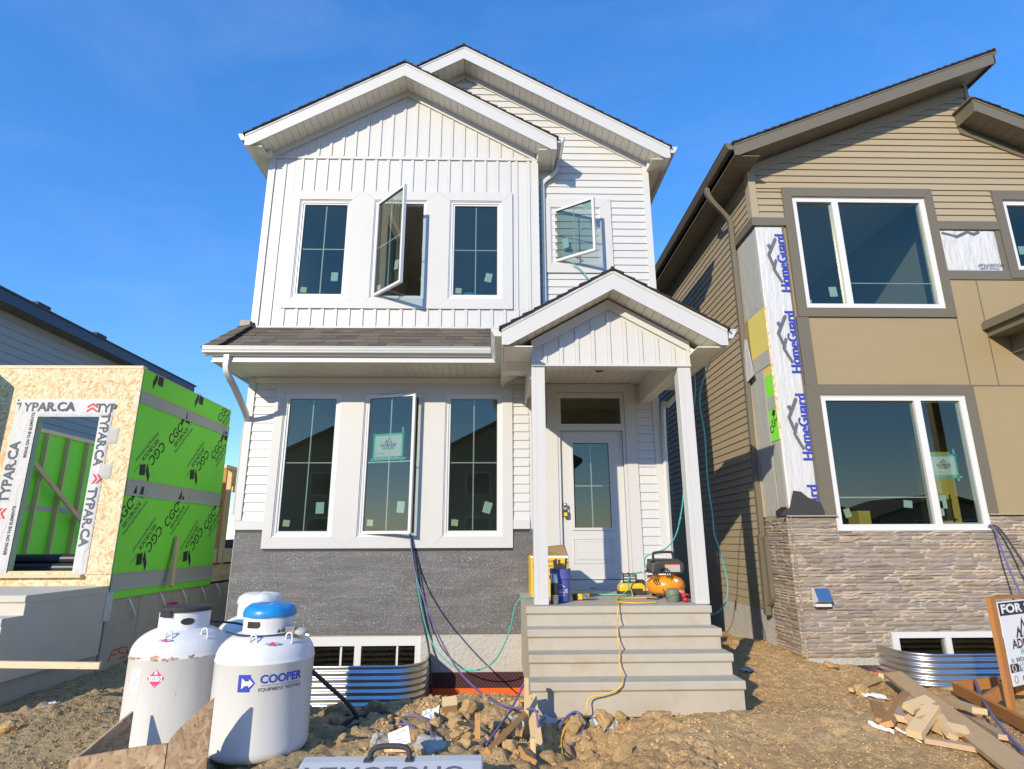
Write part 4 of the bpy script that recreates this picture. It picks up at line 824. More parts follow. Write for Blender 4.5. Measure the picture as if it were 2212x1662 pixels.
# porch roof of the tan house: its left eave runs out from the wall
MB().box(7.29,7.312,-1.9,-.01,4.455,4.66).build('eave_fascia', TAUPE, T); MB().prism([(7.25,4.662),(7.25,4.69),(9.3,5.55),(9.3,5.5)], -1.95, -.01, 'y').build('roof', SHING, T); MB().box(7.225,7.29,-1.95,-.01,4.56,4.665).build('gutter', TAUPES, T)
for i in range(12): MB().box(7.314,7.60,-.155-.15*i,-.01-.15*i,4.452,4.464).build('soffit_panel', TAUPES, T)
MB().box(7.60,7.75,-1.9,-.01,4.20,4.46).build('porch_beam', TAUPE, T); MB().box(7.61,7.74,-1.85,-1.72,.9,4.20).build('porch_post', TAUPE, T)
# downspouts
downspout(T, smooth_path([(3.53,.60,7.31),(3.53,.60,7.20),(3.62,.62,7.05),(3.82,.68,6.86),(3.905,.70,6.72),(3.905,.70,6.5),(3.91,.72,4.5),(3.91,.76,2.9),(3.91,.78,1.56)], 4), TAUPE, .05)
downspout(T, [(3.895,.80,1.62),(3.89,.82,.50)], TAUPE, .058); downspout(T, smooth_path([(3.93,.70,1.60),(3.93,.70,.85),(3.93,.72,.72),(3.90,.80,.64),(3.86,.90,.60)],4), TAUPE, .045)
# dryer vent
dv = MB().prism([(-.02,.93),(-.075,.93),(-.16,.775),(-.05,.74),(-.02,.74)], 4.145, 4.345, 'x').build('dryer_vent', PVC, T); MB().prism([(-.08,.925),(-.163,.772),(-.166,.776),(-.083,.929)], 4.148, 4.342, 'x').build('vent_flap', STEEL, dv); MB().box(4.14,4.35,-.10,-.03,.70,.735).build('vent_base', PVC, dv)
# ---- ledge stone: the 300 largest in view are single stones, the rest one mass
def stone_mesh(k):
    g = np.random.default_rng(100+k); nx_ = 4; V = []; 
    for zi, zz in enumerate((0,.5,1)):
        for i in range(nx_+1):
            e = (i in (0,nx_)) or zi != 1; V.append((i/nx_, -(.55 if e else 1.0)-g.uniform(-.3,.25)+(.25 if (zi != 1 and i in (0,nx_)) else 0), zz+(g.uniform(-.08,.08) if 0 < i < nx_ and zi != 1 else 0)))
    fs = [(zi*(nx_+1)+i, zi*(nx_+1)+i+1, (zi+1)*(nx_+1)+i+1, (zi+1)*(nx_+1)+i) for zi in range(2) for i in range(nx_)]
    b = len(V); V += [(0,.4,0),(1,.4,0),(1,.4,1),(0,.4,1)]
    fs += [tuple([b, b+1]+[i for i in range(nx_,-1,-1)]), tuple([b+3]+[2*(nx_+1)+i for i in range(nx_+1)]+[b+2]), (b, 0, nx_+1, 2*(nx_+1), b+3), (b+1, b+2, 3*(nx_+1)-1, 2*nx_+1, nx_)]
    return MB().add(V, fs)
SM = [stone_mesh(k) for k in range(20)]; SME = [s.mesh('stone', STONE) for s in SM]
stones = []; gS = np.random.default_rng(5); z = .07
while z < 1.845:
    hgt = float(min(gS.choice([.034,.042,.050,.058]), 1.848-z))
    if z < 1.654 < z+hgt: hgt = 1.655-z
    if hgt < .012: z += hgt; continue
    if 1.848-z-hgt < .03: hgt = 1.848-z
    x = 3.935
    while x < 9.2:
        L_ = float(gS.uniform(.15,.46)); xe = x+L_
        for (a, b_, c, d) in ((nl[0]-.02,nl[1]+.02,1.656,9),(nb[0]-.01,9.9,-9,.38)):
            if z+hgt > c and z < d:
                if x < a < xe: xe = a
                elif a <= x < b_: x = b_; xe = x+L_
        if xe > 9.2: break
        if xe-x > .04: stones.append((x, xe-x, z, hgt, 0))
        x = xe
    y_ = -.03
    for L_ in ((.30,.26,.29), (.42,.43), (.22,.33,.30))[int(gS.integers(3))]: stones.append((y_, min(L_, .80-y_), z, hgt, 1)); y_ += L_
    z += hgt
def smat(s):
    d = float(gS.uniform(.018,.040)); g = .0018
    if s[4] == 0: return Matrix.Translation((s[0]+g, .012, s[2]+g)) @ Matrix.Diagonal((s[1]-2*g, d, s[3]-2*g, 1))
    return Matrix.Translation((3.985, s[0]+s[1]-g, s[2]+g)) @ Matrix.Rotation(R(-90),4,'Z') @ Matrix.Diagonal((s[1]-2*g, d, s[3]-2*g, 1))
def inview(s): return s[4] == 0 and s[0] < 7.1
order = sorted(stones, key=lambda s: -(s[1]*s[3]) if (s[4] == 1 or s[0] < 7.05) else 1)
sb_ = wall_open(3.99, 9.3, .07, 1.85, .004, .0095, [(nb[0]-.005,nb[1]+.005,.05,nb[3]+.005),(4.605,6.765,1.655,1.9)]).build('stone_veneer', CONCL, T)
restb = MB()
for i, s in enumerate(order):
    Mx = smat(s); k = int(gS.integers(20))
    if i < 300: put('stone', SME[k], sb_, Mx)
    else: restb.add([Mx @ Vector(p) for p in SM[k].v], SM[k].f)
tag(restb.build('stone_mass', STONE, sb_), kind='stuff')
MB().box(3.99,5.13,-.005,.008,-.02,.068).build('parging_strip', PARGE, T); MB().box(4.0,4.97,-.012,-.006,-.75,-.021).build('dimple_membrane', MEMB, T); MB().box(4.66,4.97,-.018,-.0125,-.24,-.10).build('orange_mesh_strip', MEMBO, T)
def r1(x, y): return .26035*x, 576.95+.26035*y
def r2(x, y): return .24783*x, 973.6+.24783*y
# ================================================================== the unfinished house on the left
B = thing('unfinished_house', 'roofless framed house with oriented-strand board front and bright green sheathing', 'house', (-6.5, 0, 0))
BX, BY = -4.75, -.44
op = (-6.03,-5.23,1.185,3.17)
bf = wall_open(-6.78, BX-.012, 1.165, 3.80, BY, BY+.011, [op]).build('osb_sheathing', OSB, B)
MB().box(-5.068,-5.062,BY-.0008,BY+.002,1.17,3.35).box(-6.3,-5.07,BY-.0008,BY+.002,3.372,3.374).build('sheet_joint', INK, bf)
for x in (-6.74,-6.40,-6.10,-5.16,-4.93): plank('stud', (x,BY+.056,1.21), (x,BY+.056,3.74), .088, .038, PINE, B, up=(1,0,0))
for bx in ((-6.06,-5.20,BY+.012,BY+.10,3.172,3.42),): MB().box(*bx).build('header', OSB, B)
MB().box(-9.3,BX-.02,BY-.006,BY+.10,3.80,3.84).build('top_plate', PINEW, B); MB().box(-6.7,BX-.02,BY+.012,BY+.10,1.165,1.205).build('sill_plate', PINEW, B); MB().box(-6.5,-5.10,BY-.05,BY+.012,1.13,1.166).build('window_sill', PINEW, B)
# white wrap round the opening
def strip(x0, x1, z0, z1, mat=WRAP, dz=0): return wrap_sheet(x0, x1, z0, z1, BY-.0015, .004, max(8,int((x1-x0)*24)), max(8,int((z1-z0)*24))).build('house_wrap', mat, B, True)
hL = strip(-6.34,-6.03,1.17,3.37); hT = strip(-6.33,-5.06,3.14,3.375); hR = strip(-5.235,-5.075,1.17,3.14); strip(-5.07,-4.95,2.78,3.0,WRAPG); strip(-5.08,-4.96,2.33,2.52,WRAPG)
MB().box(-6.05,-6.03,BY,BY+.10,1.2,3.17).build('wrapped_jamb', WRAPG, B)
def chevron(parent, c, u, v, s):
    c = Vector(c); u = Vector(u); v = Vector(v)
    for k in (0, .42): MB().add([c+u*s*p[0]+v*s*(p[1]+k) for p in ((-.5,-.3),(0,.05),(.5,-.3),(.5,-.08),(0,.27),(-.5,-.08))], [(0,1,4,5),(1,2,3,4)]).build('logo_mark', INKR, parent)
FX = (1,0,0); FZ = (0,0,1)
text('TYPAR.CA', (-5.95,BY-.014,3.265), (1,0,.03), FZ, .165, INKG, hT, bold=.03, wide=1.0); chevron(hT, (-5.34,BY-.013,3.235), Vector((1,0,0)), Vector((0,0,1)), .13); text('TYP', (-5.165,BY-.014,3.25), FX, FZ, .16, INKG, hT, bold=.03, wide=.95)
text('TYPAR.CA', (-5.155,BY-.013,2.845), (0,0,-1), FX, .15, INKG, hR, bold=.03); chevron(hR, (-5.15,BY-.012,2.33), Vector((0,0,-1)), Vector((1,0,0)), .12); text('TYPAR.CA', (-5.16,BY-.013,1.86), (0,0,-1), FX, .15, INKG, hR, bold=.03, wide=1.05)
text('TYPAR.CA', (-6.235,BY-.013,2.42), FZ, (-1,0,0), .17, INKG, hL, bold=.03, wide=1.0); chevron(hL, (-6.21,BY-.012,1.90), Vector((0,0,1)), Vector((-1,0,0)), .13); text('BRING ON THE ELEMENTS.', (-6.085,BY-.013,2.9), FZ, (-1,0,0), .05, INK, hL, bold=.02); text('BRING ON THE ELEMENTS.', (-6.085,BY-.013,1.7), FZ, (-1,0,0), .05, INK, hL, bold=.02)
# projecting wing at the far left
MB().box(-6.90,-6.765,-1.02,BY,1.10,3.80).build('wing_sheathing', OSBD, B); MB().box(-6.764,-6.752,-1.0,BY-.002,3.35,3.80).build('green_sheathing', GREEN, B)
# green side
gs = []
for (za, zb) in ((.865,1.066),(1.070,2.236),(2.240,3.412),(3.416,3.80)): gs.append(MB().box(BX-.012,BX,BY+.001,2.225,za,zb).build('green_sheathing', GREEN, B))
MB().box(BX-.006,BX+.002,BY-.006,BY+.006,.95,3.80).build('edge_flashing', INKG, B)
def tape(y0, y1, z0, z1): return wrap_sheet(y0, y1, z0, z1, BX+.010, .003, 60, 8, side=True).xf(Matrix.Identity(4)).build('flashing_tape', WRAPG, B, True)
for (za, zb) in ((.962,1.172),(2.13,2.34),(3.335,3.50)):
    tape(BY, 2.22, za, zb).location.x = 0
MB().box(BX+.0,BX+.004,BY-.005,2.225,3.795,3.805).build('sheet_edge', PINEW, B)
def mark(px, py, inv=False, full=True, lg=True):
    c = at(px, py, X=BX+.003); a = R(47); sg = -1 if inv else 1
    u = Vector((0,math.cos(a),math.sin(a)))*sg; v = Vector((0,-math.sin(a),math.cos(a)))*sg; q = lambda x, y: c+u*x+v*y
    par = gs[1] if c.z < 2.236 else (gs[2] if c.z < 3.41 else gs[3])
    if full:
        cl = [((0,BY+.004,0),(0,-1,0)),((0,2.222,0),(0,1,0)),((0,0,3.795),(0,0,1))]
        text('CGC', q(0,0), u, v, .20, INK, par, bold=.012, wide=.95, clip=cl); text('SECUROCK', q(.10,-.135), u, v, .088, INK, par, bold=.008, clip=cl); text('Sheathing/Revêtement', q(.13,-.215), u, v, .068, INKG, par, clip=cl); text('Brand/Panneaux', q(.46,-.118), u, v, .03, INKG, par, clip=cl)
    if lg:
        o = q(.34,.04) if full else c
        for pts in ([(-.10,-.05),(-.02,.10),(.0,.0),(-.08,-.13)], [(.02,.08),(.14,.06),(.13,-.06),(.01,-.05)]):
            MB().add([o+Vector((0,1,0))*p[0]*1.05*sg+Vector((0,0,1))*p[1]*1.15 for p in pts], [(0,1,2,3) if sg < 0 else (3,2,1,0)]).build('logo_mark', INK, par)
for z_, lst in (('up', [r1(1460,1385), r1(1800,1520), r2(1085,540), r2(1500,565), r2(1830,600)]), ('inv', [r2(1370,20), r2(1770,80), r2(1345,765), r2(1715,765)])):
    for p in lst: mark(*p, inv=(z_ == 'inv'), lg=(p[0] < 470))
mark(*r1(1855,1215), lg=False); mark(*r1(1310,940), full=False); mark(*r1(1650,1100), full=False)
# stake leaning on the green sheathing
plank('stake', at(*r2(1548,750), X=BX+.03), at(*r2(1490,1185), X=BX+.12), .085, .035, PINE, B, up=(1,0,0))
# rest of the frame: floor, far wall with studs, framing farther back, pipes
MB().box(-9.33,BX-.02,BY+.012,12,.90,1.165).build('floor_deck', OSB, B)
MB().box(-9.345,-9.33,BY,12,1.165,3.72).build('green_sheathing', GREEN, B); MB().box(-9.33,-9.29,BY,12,3.72,3.80).build('top_plate', PINEW, B); MB().box(-9.328,-9.326,BY,12,2.16,2.27).build('flashing_tape', WRAPG, B)
y = 1.0
while y < 9: plank('stud', (-9.28,y,1.17), (-9.28,y,3.72), .09, .04, PINE, B, up=(0,1,0)); y += .62
plank('brace', (-9.20,3.05,3.55), (-9.1,5.9,1.6), .09, .04, PINE, B, up=(1,0,0))
for (y, z1_) in ((2.40,2.80),(2.62,2.80),(4.4,2.8)): plank('stud', (BX-.06,y,1.16), (BX-.06,y,z1_), .09, .05, FIR if y < 2.5 else PINE, B, up=(0,1,0))
MB().box(BX-.10,BX-.02,2.36,4.6,2.80,2.86).build('top_plate', PINEW, B); MB().box(BX-.10,BX-.02,2.66,4.36,2.55,2.795).build('header', PINE, B); MB().box(BX-.104,BX-.016,2.75,4.3,2.42,2.548).build('header', OSB, B); MB().box(BX-.10,BX-.02,2.23,12,1.20,1.43).build('rim_board', PINEW, B); MB().box(BX-.13,BX-.07,2.23,12,.88,1.20).build('rim_joist', M('dark_joist', (.10,.055,.03), .8), B)
k = 0
for (dy, dz) in ((0,0),(.13,0),(.26,0),(.39,0),(.065,.11),(.195,.11),(.325,.11)):
    ob = MB(); x0_, x1_ = -9.1+.03*k, -5.50-.05*(k % 3); c = [(x0_,.02+dy,1.225+dz),(x1_,.02+dy,1.225+dz)]; ob.tube(c, .06, 14, cap=False); ob.tube(c[::-1], .05, 14, cap=False); ob.tube([(x1_-.3,.02+dy,1.225+dz),(x1_-.29,.02+dy,1.225+dz)], .05, 14)
    ob = ob.build('plastic_pipe', BLACK, None, True); tag(ob, 'black plastic pipe in the bundle behind the framed opening', 'pipe', 'black pipes on the unfinished floor'); k += 1
# foundation wall, form ties, spray paint
fdn = MB().box(BX-.22,BX-.02,BY+.05,12,-1.2,.862).build('foundation', CONCL, B); MB().box(-9.4,BX-.22,BY+.05,BY+.25,-1.2,.90).build('foundation', CONCL, B)
for y in (.28,1.10,1.62): MB().box(BX-.021,BX-.0185,y,y+.006,-.6,.86).build('form_seam', INKG, fdn)
for p in (r3(852,95),r3(1060,60),r3(1205,35),r3(1330,15),r3(1430,-5)):
    c = at(*p, X=BX-.02); MB().tube(smooth_path([c, c+Vector((.05,.02,-.09)), c+Vector((.05,.10,-.19)), c+Vector((.02,.17,-.25))],4), .011, 4).build('form_tie', WL, fdn)
def spray(pts, mat, w_=.018):
    P_ = [at(*r3(*p), X=BX-.0175) for p in pts]; MB().tube(smooth_path(P_,5), w_, 6).xf(Matrix.Diagonal((1,1,1,1))).build('spray_mark', mat, fdn)
for s_ in ([(745,440),(715,515)], [(742,440),(790,425)], [(732,472),(770,462)], [(845,415),(800,420),(790,450),(830,455),(845,430),(838,470),(790,490)]): spray(s_, SPRAYO, .008)
for s_ in ([(1085,150),(1060,230),(1040,300)], [(1070,160),(1120,130),(1170,125)], [(1045,290),(1025,330)], [(1110,140),(1150,150)]): spray(s_, SPRAYP, .022)
MB().box(BX-.03,BX+.002,BY-.03,BY+.10,.62,.98).build('house_wrap', WRAP, B)
# its own precast steps
MB().box(-6.4,BX-.05,-2.3,BY+.04,-.6,.249).build('step_footing', CONCL, B)
LS = thing('side_concrete_steps', 'white-topped precast steps before the unfinished house, shaded side towards us', 'steps', (-5.6,-1.5,.25))
for i, (z, yn) in enumerate(((1.03,-1.77),(.84,-2.02),(.65,-2.27),(.46,-2.52))):
    yb = BY-.002 if i == 0 else (-1.77,-2.02,-2.27)[i-1]+.03
    MB().prism([(yb,z),(yn+.01,z),(yn,z-.01),(yn,z-.06),(yn+.02,z-.075),(yb,z-.075)], -6.5, BX-.004, 'x').build('landing' if i == 0 else 'tread', M('white_concrete_%d' % i, (.60,.56,.47), .8, var=.08, vs=2, bs=60, bstr=.2), LS)
    MB().box(-6.49,BX-.010,yn+.022,(BY-.004 if i == 0 else (-1.77,-2.02,-2.27)[i-1]+.0215),.25,z-.0755).build('riser', bpy.data.materials['white_concrete_0'], LS)

# ================================================================== grey house beyond
G = thing('grey_house', 'grey lap-sided two-storey house with navy eave behind the unfinished house', 'house', (-16, 5, 0))
gw = MB().box(-20,-11.97,-4,13.7,-.5,7.1).build('side_wall', GREYS, G)
z = 3.0
while z < 7.05: MB().hexa([(-11.97,-4,z),(-11.945,-4,z),(-11.945,13.7,z),(-11.97,13.7,z),(-11.97,-4,z+.198),(-11.962,-4,z+.198),(-11.962,13.7,z+.198),(-11.97,13.7,z+.198)]).build('siding_board', GREYS, gw); z += .2
MB().box(-11.52,-11.49,-4.4,13.8,6.955,7.235).build('eave_fascia', NAVY, G); MB().box(-11.95,-11.52,-4.4,13.8,6.96,6.98).build('eave_soffit', TAUPES, G)
for i in range(70): MB().box(-11.94,-11.525,-.2+i*.2,-.19+i*.2,6.952,6.96).build('soffit_slot', TAUPE, G)
MB().prism([(-11.46,7.24),(-11.46,7.275),(-15.9,9.05),(-20.4,7.275),(-20.4,7.24)], -4.5, 13.9, 'y').build('roof', SHING, G)
for p in (r1(300,300), r1(785,545)):
    c = at(*p, X=-11.85); v_ = MB().box(-12.12,-11.62,c.y-.22,c.y+.22,7.36,7.44).build('roof_vent', BLACKR, G); MB().box(-12.05,-11.70,c.y-.15,c.y+.15,7.30,7.36).build('vent_neck', BLACKR, v_)

# ================================================================== pickup far behind
x0_ = at(486,1160,Y=24).x
V = thing('pickup_truck', 'dark grey pickup truck parked far behind between the houses', 'truck', (x0_+2.7, 24, .45))
zb_ = .45
MB().prism([(x0_,zb_+.45),(x0_+.02,zb_+1.10),(x0_+.25,zb_+1.18),(x0_+1.35,zb_+1.24),(x0_+5.5,zb_+1.22),(x0_+5.5,zb_+.5),(x0_+4.75,zb_+.5),(x0_+4.6,zb_+.8),(x0_+4.2,zb_+.88),(x0_+3.8,zb_+.8),(x0_+3.65,zb_+.42),(x0_+1.5,zb_+.42),(x0_+1.35,zb_+.8),(x0_+.98,zb_+.88),(x0_+.6,zb_+.8),(x0_+.42,zb_+.45)], 23.1, 24.9, 'y').build('body', CAR, V, bevel=.03)
MB().prism([(x0_+1.3,zb_+1.24),(x0_+1.95,zb_+1.82),(x0_+3.3,zb_+1.86),(x0_+3.5,zb_+1.24)], 23.2, 24.8, 'y').build('cab', CAR, V, bevel=.03); MB().prism([(x0_+1.5,zb_+1.27),(x0_+2.0,zb_+1.74),(x0_+3.2,zb_+1.77),(x0_+3.35,zb_+1.27)], 23.185, 23.199, 'y').build('side_window', BLACK, V)
for x in (x0_+.98, x0_+4.2):
    for y in (23.1, 24.65): w_ = MB().lathe([(.22,0),(.38,0),(.40,.05),(.40,.2),(.38,.25),(.22,.25)], (0,0,0), 24).xf(Matrix.Translation((x,y+.25,zb_+.40)) @ Matrix.Rotation(R(90),4,'X')).build('wheel', TYRE, V); MB().lathe([(.01,.27),(.21,.262),(.22,.25)], (0,0,0), 16).xf(Matrix.Translation((x,y+.25,zb_+.40)) @ Matrix.Rotation(R(90),4,'X')).build('rim', STEEL, w_)
MB().box(x0_-.01,x0_+.22,23.085,23.35,zb_+.88,zb_+1.05).build('headlight', WL, V); MB().box(x0_+1.25,x0_+1.4,22.9,23.1,zb_+1.2,zb_+1.4).build('mirror', BLACK, V); MB().box(x0_-.06,x0_+.1,23.1,24.9,zb_+.45,zb_+.68).build('bumper', STEEL, V)

# ================================================================== houses over the road, seen only in the window glass
def far_house(x0, x1, eave, peak, y, label):
    h_ = thing('house_over_the_road', label, 'house', ((x0+x1)/2, y, 0)); xc = (x0+x1)/2
    w_ = MB().box(x0, x1, y-9, y, -.2, eave)
    w_.prism([(x0,eave),(x1,eave),(xc,peak)], y-9, y, 'y'); w_.build('wall', DKWALL, h_)
    for s, xe in ((-1,x0-.5),(1,x1+.5)):
        kk = (peak-eave)/(xc-x0); ze = peak-kk*abs(xe-xc); MB().hexa([(xc,y-9.4,peak+.02),(xe,y-9.4,ze+.02),(xe,y+.5,ze+.02),(xc,y+.5,peak+.02),(xc,y-9.4,peak+.22),(xe,y-9.4,ze+.22),(xe,y+.5,ze+.22),(xc,y+.5,peak+.22)]).build('roof', DKROOF, h_)
    for q in ((x0*2+x1)/3, (x0+x1*2)/3):
        for zz in ((1.5,), (1.5, 4.3))[eave > 5]: wi = MB().box(q-.8,q+.8,y,y+.06,zz,zz+1.5).build('window', PVC, h_); MB().box(q-.7,q+.7,y+.061,y+.066,zz+.1,zz+1.4).build('pane', BLACK, wi)
    MB().box(xc-.5,xc+.5,y,y+.05,.1,2.2).build('door', TAUPE, h_)
far_house(-14.2,-5.0,6.7,9.0,-30,'dark gabled house reflected in the leftmost lower window')
far_house(-4.4,5.0,6.7,9.1,-30,'dark gabled house reflected in the lower window beside the porch')
far_house(-25,-15.2,6.6,8.6,-31,'dark gabled house reflected at the left edge of the lower glass')
far_house(18,28,3.2,5.0,-38,'low dark bungalow reflected in the tan house lower window')
far_house(29.5,40,3.2,4.8,-38,'second low dark bungalow reflected in the tan house glass')
# ================================================================== propane tanks
def on_cyl(o, c, r, th0):
    """bend a flat part made in local x (round the tank) and z (up) onto the tank wall; th measured from -Y towards +X"""
    for v in o.data.vertices:
        p = o.matrix_basis @ v.co; th = th0+p.x/r; v.co = (c[0]+(r+p.y)*math.sin(th), c[1]-(r+p.y)*math.cos(th), p.z)
    o.matrix_basis = Matrix.Identity(4); o.data.update(); return o
def cyl_text(s, c, r, th, z, size, mat, parent, **k):
    return on_cyl(text(s, (0,.0022,z), (1,0,0), (0,0,1), size, mat, parent, **k), c, r, th)
def cyl_poly(pts, c, r, th, z, mat, parent, name='label', d=.0012, n=14):
    """a flat outline laid round the tank wall in upright slices"""
    xs = [p[0] for p in pts]; x0, x1 = min(xs), max(xs); cut = sorted({*xs, *[x0+(x1-x0)*i/n for i in range(n+1)]}); V_ = []; F_ = []
    def span(x):
        zz = []
        for p, q in zip(pts, pts[1:]+pts[:1]):
            if (p[0]-x)*(q[0]-x) <= 0 and p[0] != q[0]: zz.append(p[1]+(q[1]-p[1])*(x-p[0])/(q[0]-p[0]))
        return (min(zz), max(zz)) if zz else (0, 0)
    for a, b2 in zip(cut[:-1], cut[1:]):
        e_ = (b2-a)*1e-4; (l0, h0_), (l1, h1_) = span(a+e_), span(b2-e_); k = len(V_); V_ += [(a,d,z+l0),(b2,d,z+l1),(b2,d,z+h1_),(a,d,z+h0_)]; F_.append((k,k+1,k+2,k+3))
    return on_cyl(MB().add(V_, F_).build(name, mat, parent), c, r, th)
def cyl_rect(x0, x1, z0, z1, c, r, th, z, mat, parent, name='label', d=.0012, n=8):
    b = MB(); V_ = []
    for i in range(n+1): x = x0+(x1-x0)*i/n; V_ += [(x,d,z+z0),(x,d,z+z1)]
    b.add(V_, [(2*i,2*i+2,2*i+3,2*i+1) for i in range(n)]); return on_cyl(b.build(name, mat, parent), c, r, th)
def tank(label, c, r, mat, cap, zs=.705, coll=.185):
    t_ = thing('propane_tank', label, 'gas tank', (c[0],c[1],c[2]), 'white propane tanks')
    prof = [(r*.55,c[2]+.05),(r*.80,c[2]+.055),(r*.93,c[2]+.075),(r*.985,c[2]+.105),(r,c[2]+.135),(r,zs-.012),(r+.004,zs-.008),(r+.004,zs),(r,zs+.004)]
    for i in range(1,13): a = i/12*math.pi/2*.93; prof.append((r*math.cos(a)**.8, zs+.004+.20*math.sin(a)))
    MB().lathe(prof, (c[0],c[1],0), 56).build('body', mat, t_, True, sharp=50)
    MB().lathe([(r*.62,c[2]-.03),(r*.64,c[2]-.03),(r*.64,c[2]+.07),(r*.62,c[2]+.07)], (c[0],c[1],0), 40).build('foot_ring', mat, t_, True, sharp=40)
    cz = zs+.165; co = MB(); n = 40
    for (ra, za) in ((coll,cz),(coll,cz+.145)): 
        for k in range(n): a = 2*math.pi*k/n; co.v.append((c[0]+ra*math.sin(a), c[1]-ra*math.cos(a), za))
    vth = math.atan2(-c[0], -(CAM[1]-c[1])); hole = []
    for k in range(n):
        a = 2*math.pi*(k+.5)/n; d_ = (a-vth+math.pi) % (2*math.pi)-math.pi; co.f.append((k, (k+1) % n, n+(k+1) % n, n+k))
    co = co.build('collar', mat, t_, True)
    hs_ = (-.62,) if cap == 'blue' else (.12,)
    for d_ in hs_: cyl_poly([(-.05*math.cos(a*math.pi/6)*1.0, .026*math.sin(a*math.pi/6)) for a in range(12)] if cap != 'blue' else [(-.055,-.022),(.04,-.022),(.056,-.005),(.05,.024),(-.054,.024)], c, coll, vth+d_, cz+.075, BLACK, t_, 'collar_opening', .0025)
    for d_ in (-.35,.55):
        a = vth+d_; rr = r*.80; p = Vector((c[0]+rr*math.sin(a), c[1]-rr*math.cos(a), zs+.125)); MB().tube(smooth_path([p+Vector((-.02,0,-.01)),p+Vector((-.018,0,.05)),p+Vector((.012,0,.062)),p+Vector((.026,0,.03)),p+Vector((.026,0,-.012))],4), .007, 6).build('lifting_lug', mat, t_, True)
    if cap == 'flat':
        lid = MB().lathe([(.18,cz+.145),(.196,cz+.142),(.198,cz+.165),(.19,cz+.175),(.12,cz+.182),(.01,cz+.184)], (c[0],c[1],0), 40).build('lid', BLACKR, t_, True, sharp=40)
        MB().box(-.05,.05,-.205,-.185,cz+.11,cz+.155).xf(Matrix.Translation((c[0],c[1],0)) @ Matrix.Rotation(vth-.75,4,'Z')).build('lid_latch', BLACK, lid)
    else:
        m_ = BLUEC if cap == 'blue' else TANKW; P_ = MB(); n = 48; base = 0
        for (ra, za) in ((.186,cz+.125),(.192,cz+.122),(.194,cz+.15),(.184,cz+.182),(.155,cz+.206),(.10,cz+.214),(.01,cz+.215)):
            for k in range(n):
                a = 2*math.pi*k/n; lobe = 1+(.014*(1 if math.sin(5*a+.4) > .25 else 0) if .1 < ra < .2 else 0); P_.v.append((c[0]+ra*lobe*math.cos(a), c[1]+ra*lobe*math.sin(a), za+(.006 if (ra < .2 and math.sin(5*a+.4) > .25) else 0)))
        for i in range(6):
            for k in range(n): P_.f.append((i*n+k, i*n+(k+1) % n, (i+1)*n+(k+1) % n, (i+1)*n+k))
        P_.f.append(tuple(6*n+k for k in range(n))); P_.build('cap', m_, t_, True, sharp=35)
    return t_, vth
c1, c2, c3 = (-2.53,-3.02,.0), (-1.77,-3.25,.0), (-2.22,-2.28,.0)
T1, v1 = tank('rust-streaked white propane tank with flat black lid', c1, .352, TANKR, 'flat')
T2, v2 = tank('clean white propane tank with blue cap and COOPER lettering', c2, .352, TANKW, 'blue')
T3, v3 = tank('white-capped propane tank standing behind the other two', c3, .352, TANKW, 'white')
r_ = .352
cyl_text('COOPER', c2, r_, v2+.36, .605, .076, INKB, T2, bold=.03, wide=1.0); cyl_rect(-.14,.14,-.0015,.0015,c2,r_,v2+.36,.566,INKG,T2,'rule'); cyl_text('EQUIPMENT RENTALS', c2, r_, v2+.36, .540, .032, INKG, T2, bold=.01, wide=1.0)
cyl_rect(-.056,.03,-.056,.056,c2,r_,v2-.33,.585,INKB,T2,'logo_mark'); cyl_poly([(.03,-.04),(.062,0),(.03,.04)],c2,r_,v2-.33,.585,INKB,T2,'logo_mark'); cyl_poly([(-.03,-.035),(-.005,-.014),(.02,-.014),(.02,-.028),(.05,0),(.02,.028),(.02,.014),(-.005,.014),(-.03,.035),(-.02,0)],c2,r_,v2-.33,.585,WL,T2,'logo_mark',.0026)
cyl_text('ASME', c2, .185, v2+.62, .893, .045, INK, T2, bold=.02)
def dome_diamond(c, vth, s, parent):
    th = vth; rr = .352*.86; p = Vector((c[0]+rr*math.sin(th), c[1]-rr*math.cos(th), .705+.118)); u = Vector((math.cos(th),math.sin(th),0)); n_ = Vector((math.sin(th)*.62,-math.cos(th)*.62,.78)); v_ = n_.cross(u); p = p+n_*.012
    MB().add([p-u*s,p-v_*s*.8,p+u*s,p+v_*s*.8], [(0,1,2,3)]).build('hazard_label', REDL, parent); 
    for k in (-1,1): MB().add([p+u*k*s*.7-v_*s*.5,p+u*k*s*2.1-v_*s*.25,p+u*k*s*2.1+v_*s*.3,p+u*k*s*.7+v_*s*.5], [(0,1,2,3) if k > 0 else (3,2,1,0)]).build('label', WRAPG, parent)
dome_diamond(c2, v2+.12, .024, T2); dome_diamond(c1, v1-.38, .022, T1)
s_ = .062; th1 = v1-.42
cyl_poly([(-s_,0),(0,-s_),(s_,0),(0,s_)],c1,r_,th1,.575,REDL,T1,'hazard_placard',.0012); cyl_rect(-.046,.046,-.018,.018,c1,r_,th1,.575,WL,T1,'label',.0022); cyl_text('1075', c1, r_, th1, .575, .042, INK, T1); cyl_text('2', c1, r_, th1, .528, .018, WL, T1); cyl_poly([(-.012,.028),(.012,.028),(.008,.045),(0,.056),(-.008,.042)],c1,r_,th1,.575,WL,T1,'flame_mark',.0022)
cyl_rect(-.04,.04,-.075,.075,c1,r_,v1-.90,.565,WL,T1,'paper_label',.0012); 
for k in range(9): cyl_rect(-.03,.03,-.0015,.0015,c1,r_,v1-.90,.625-.0145*k,INKG,T1,'print_line',.0018)
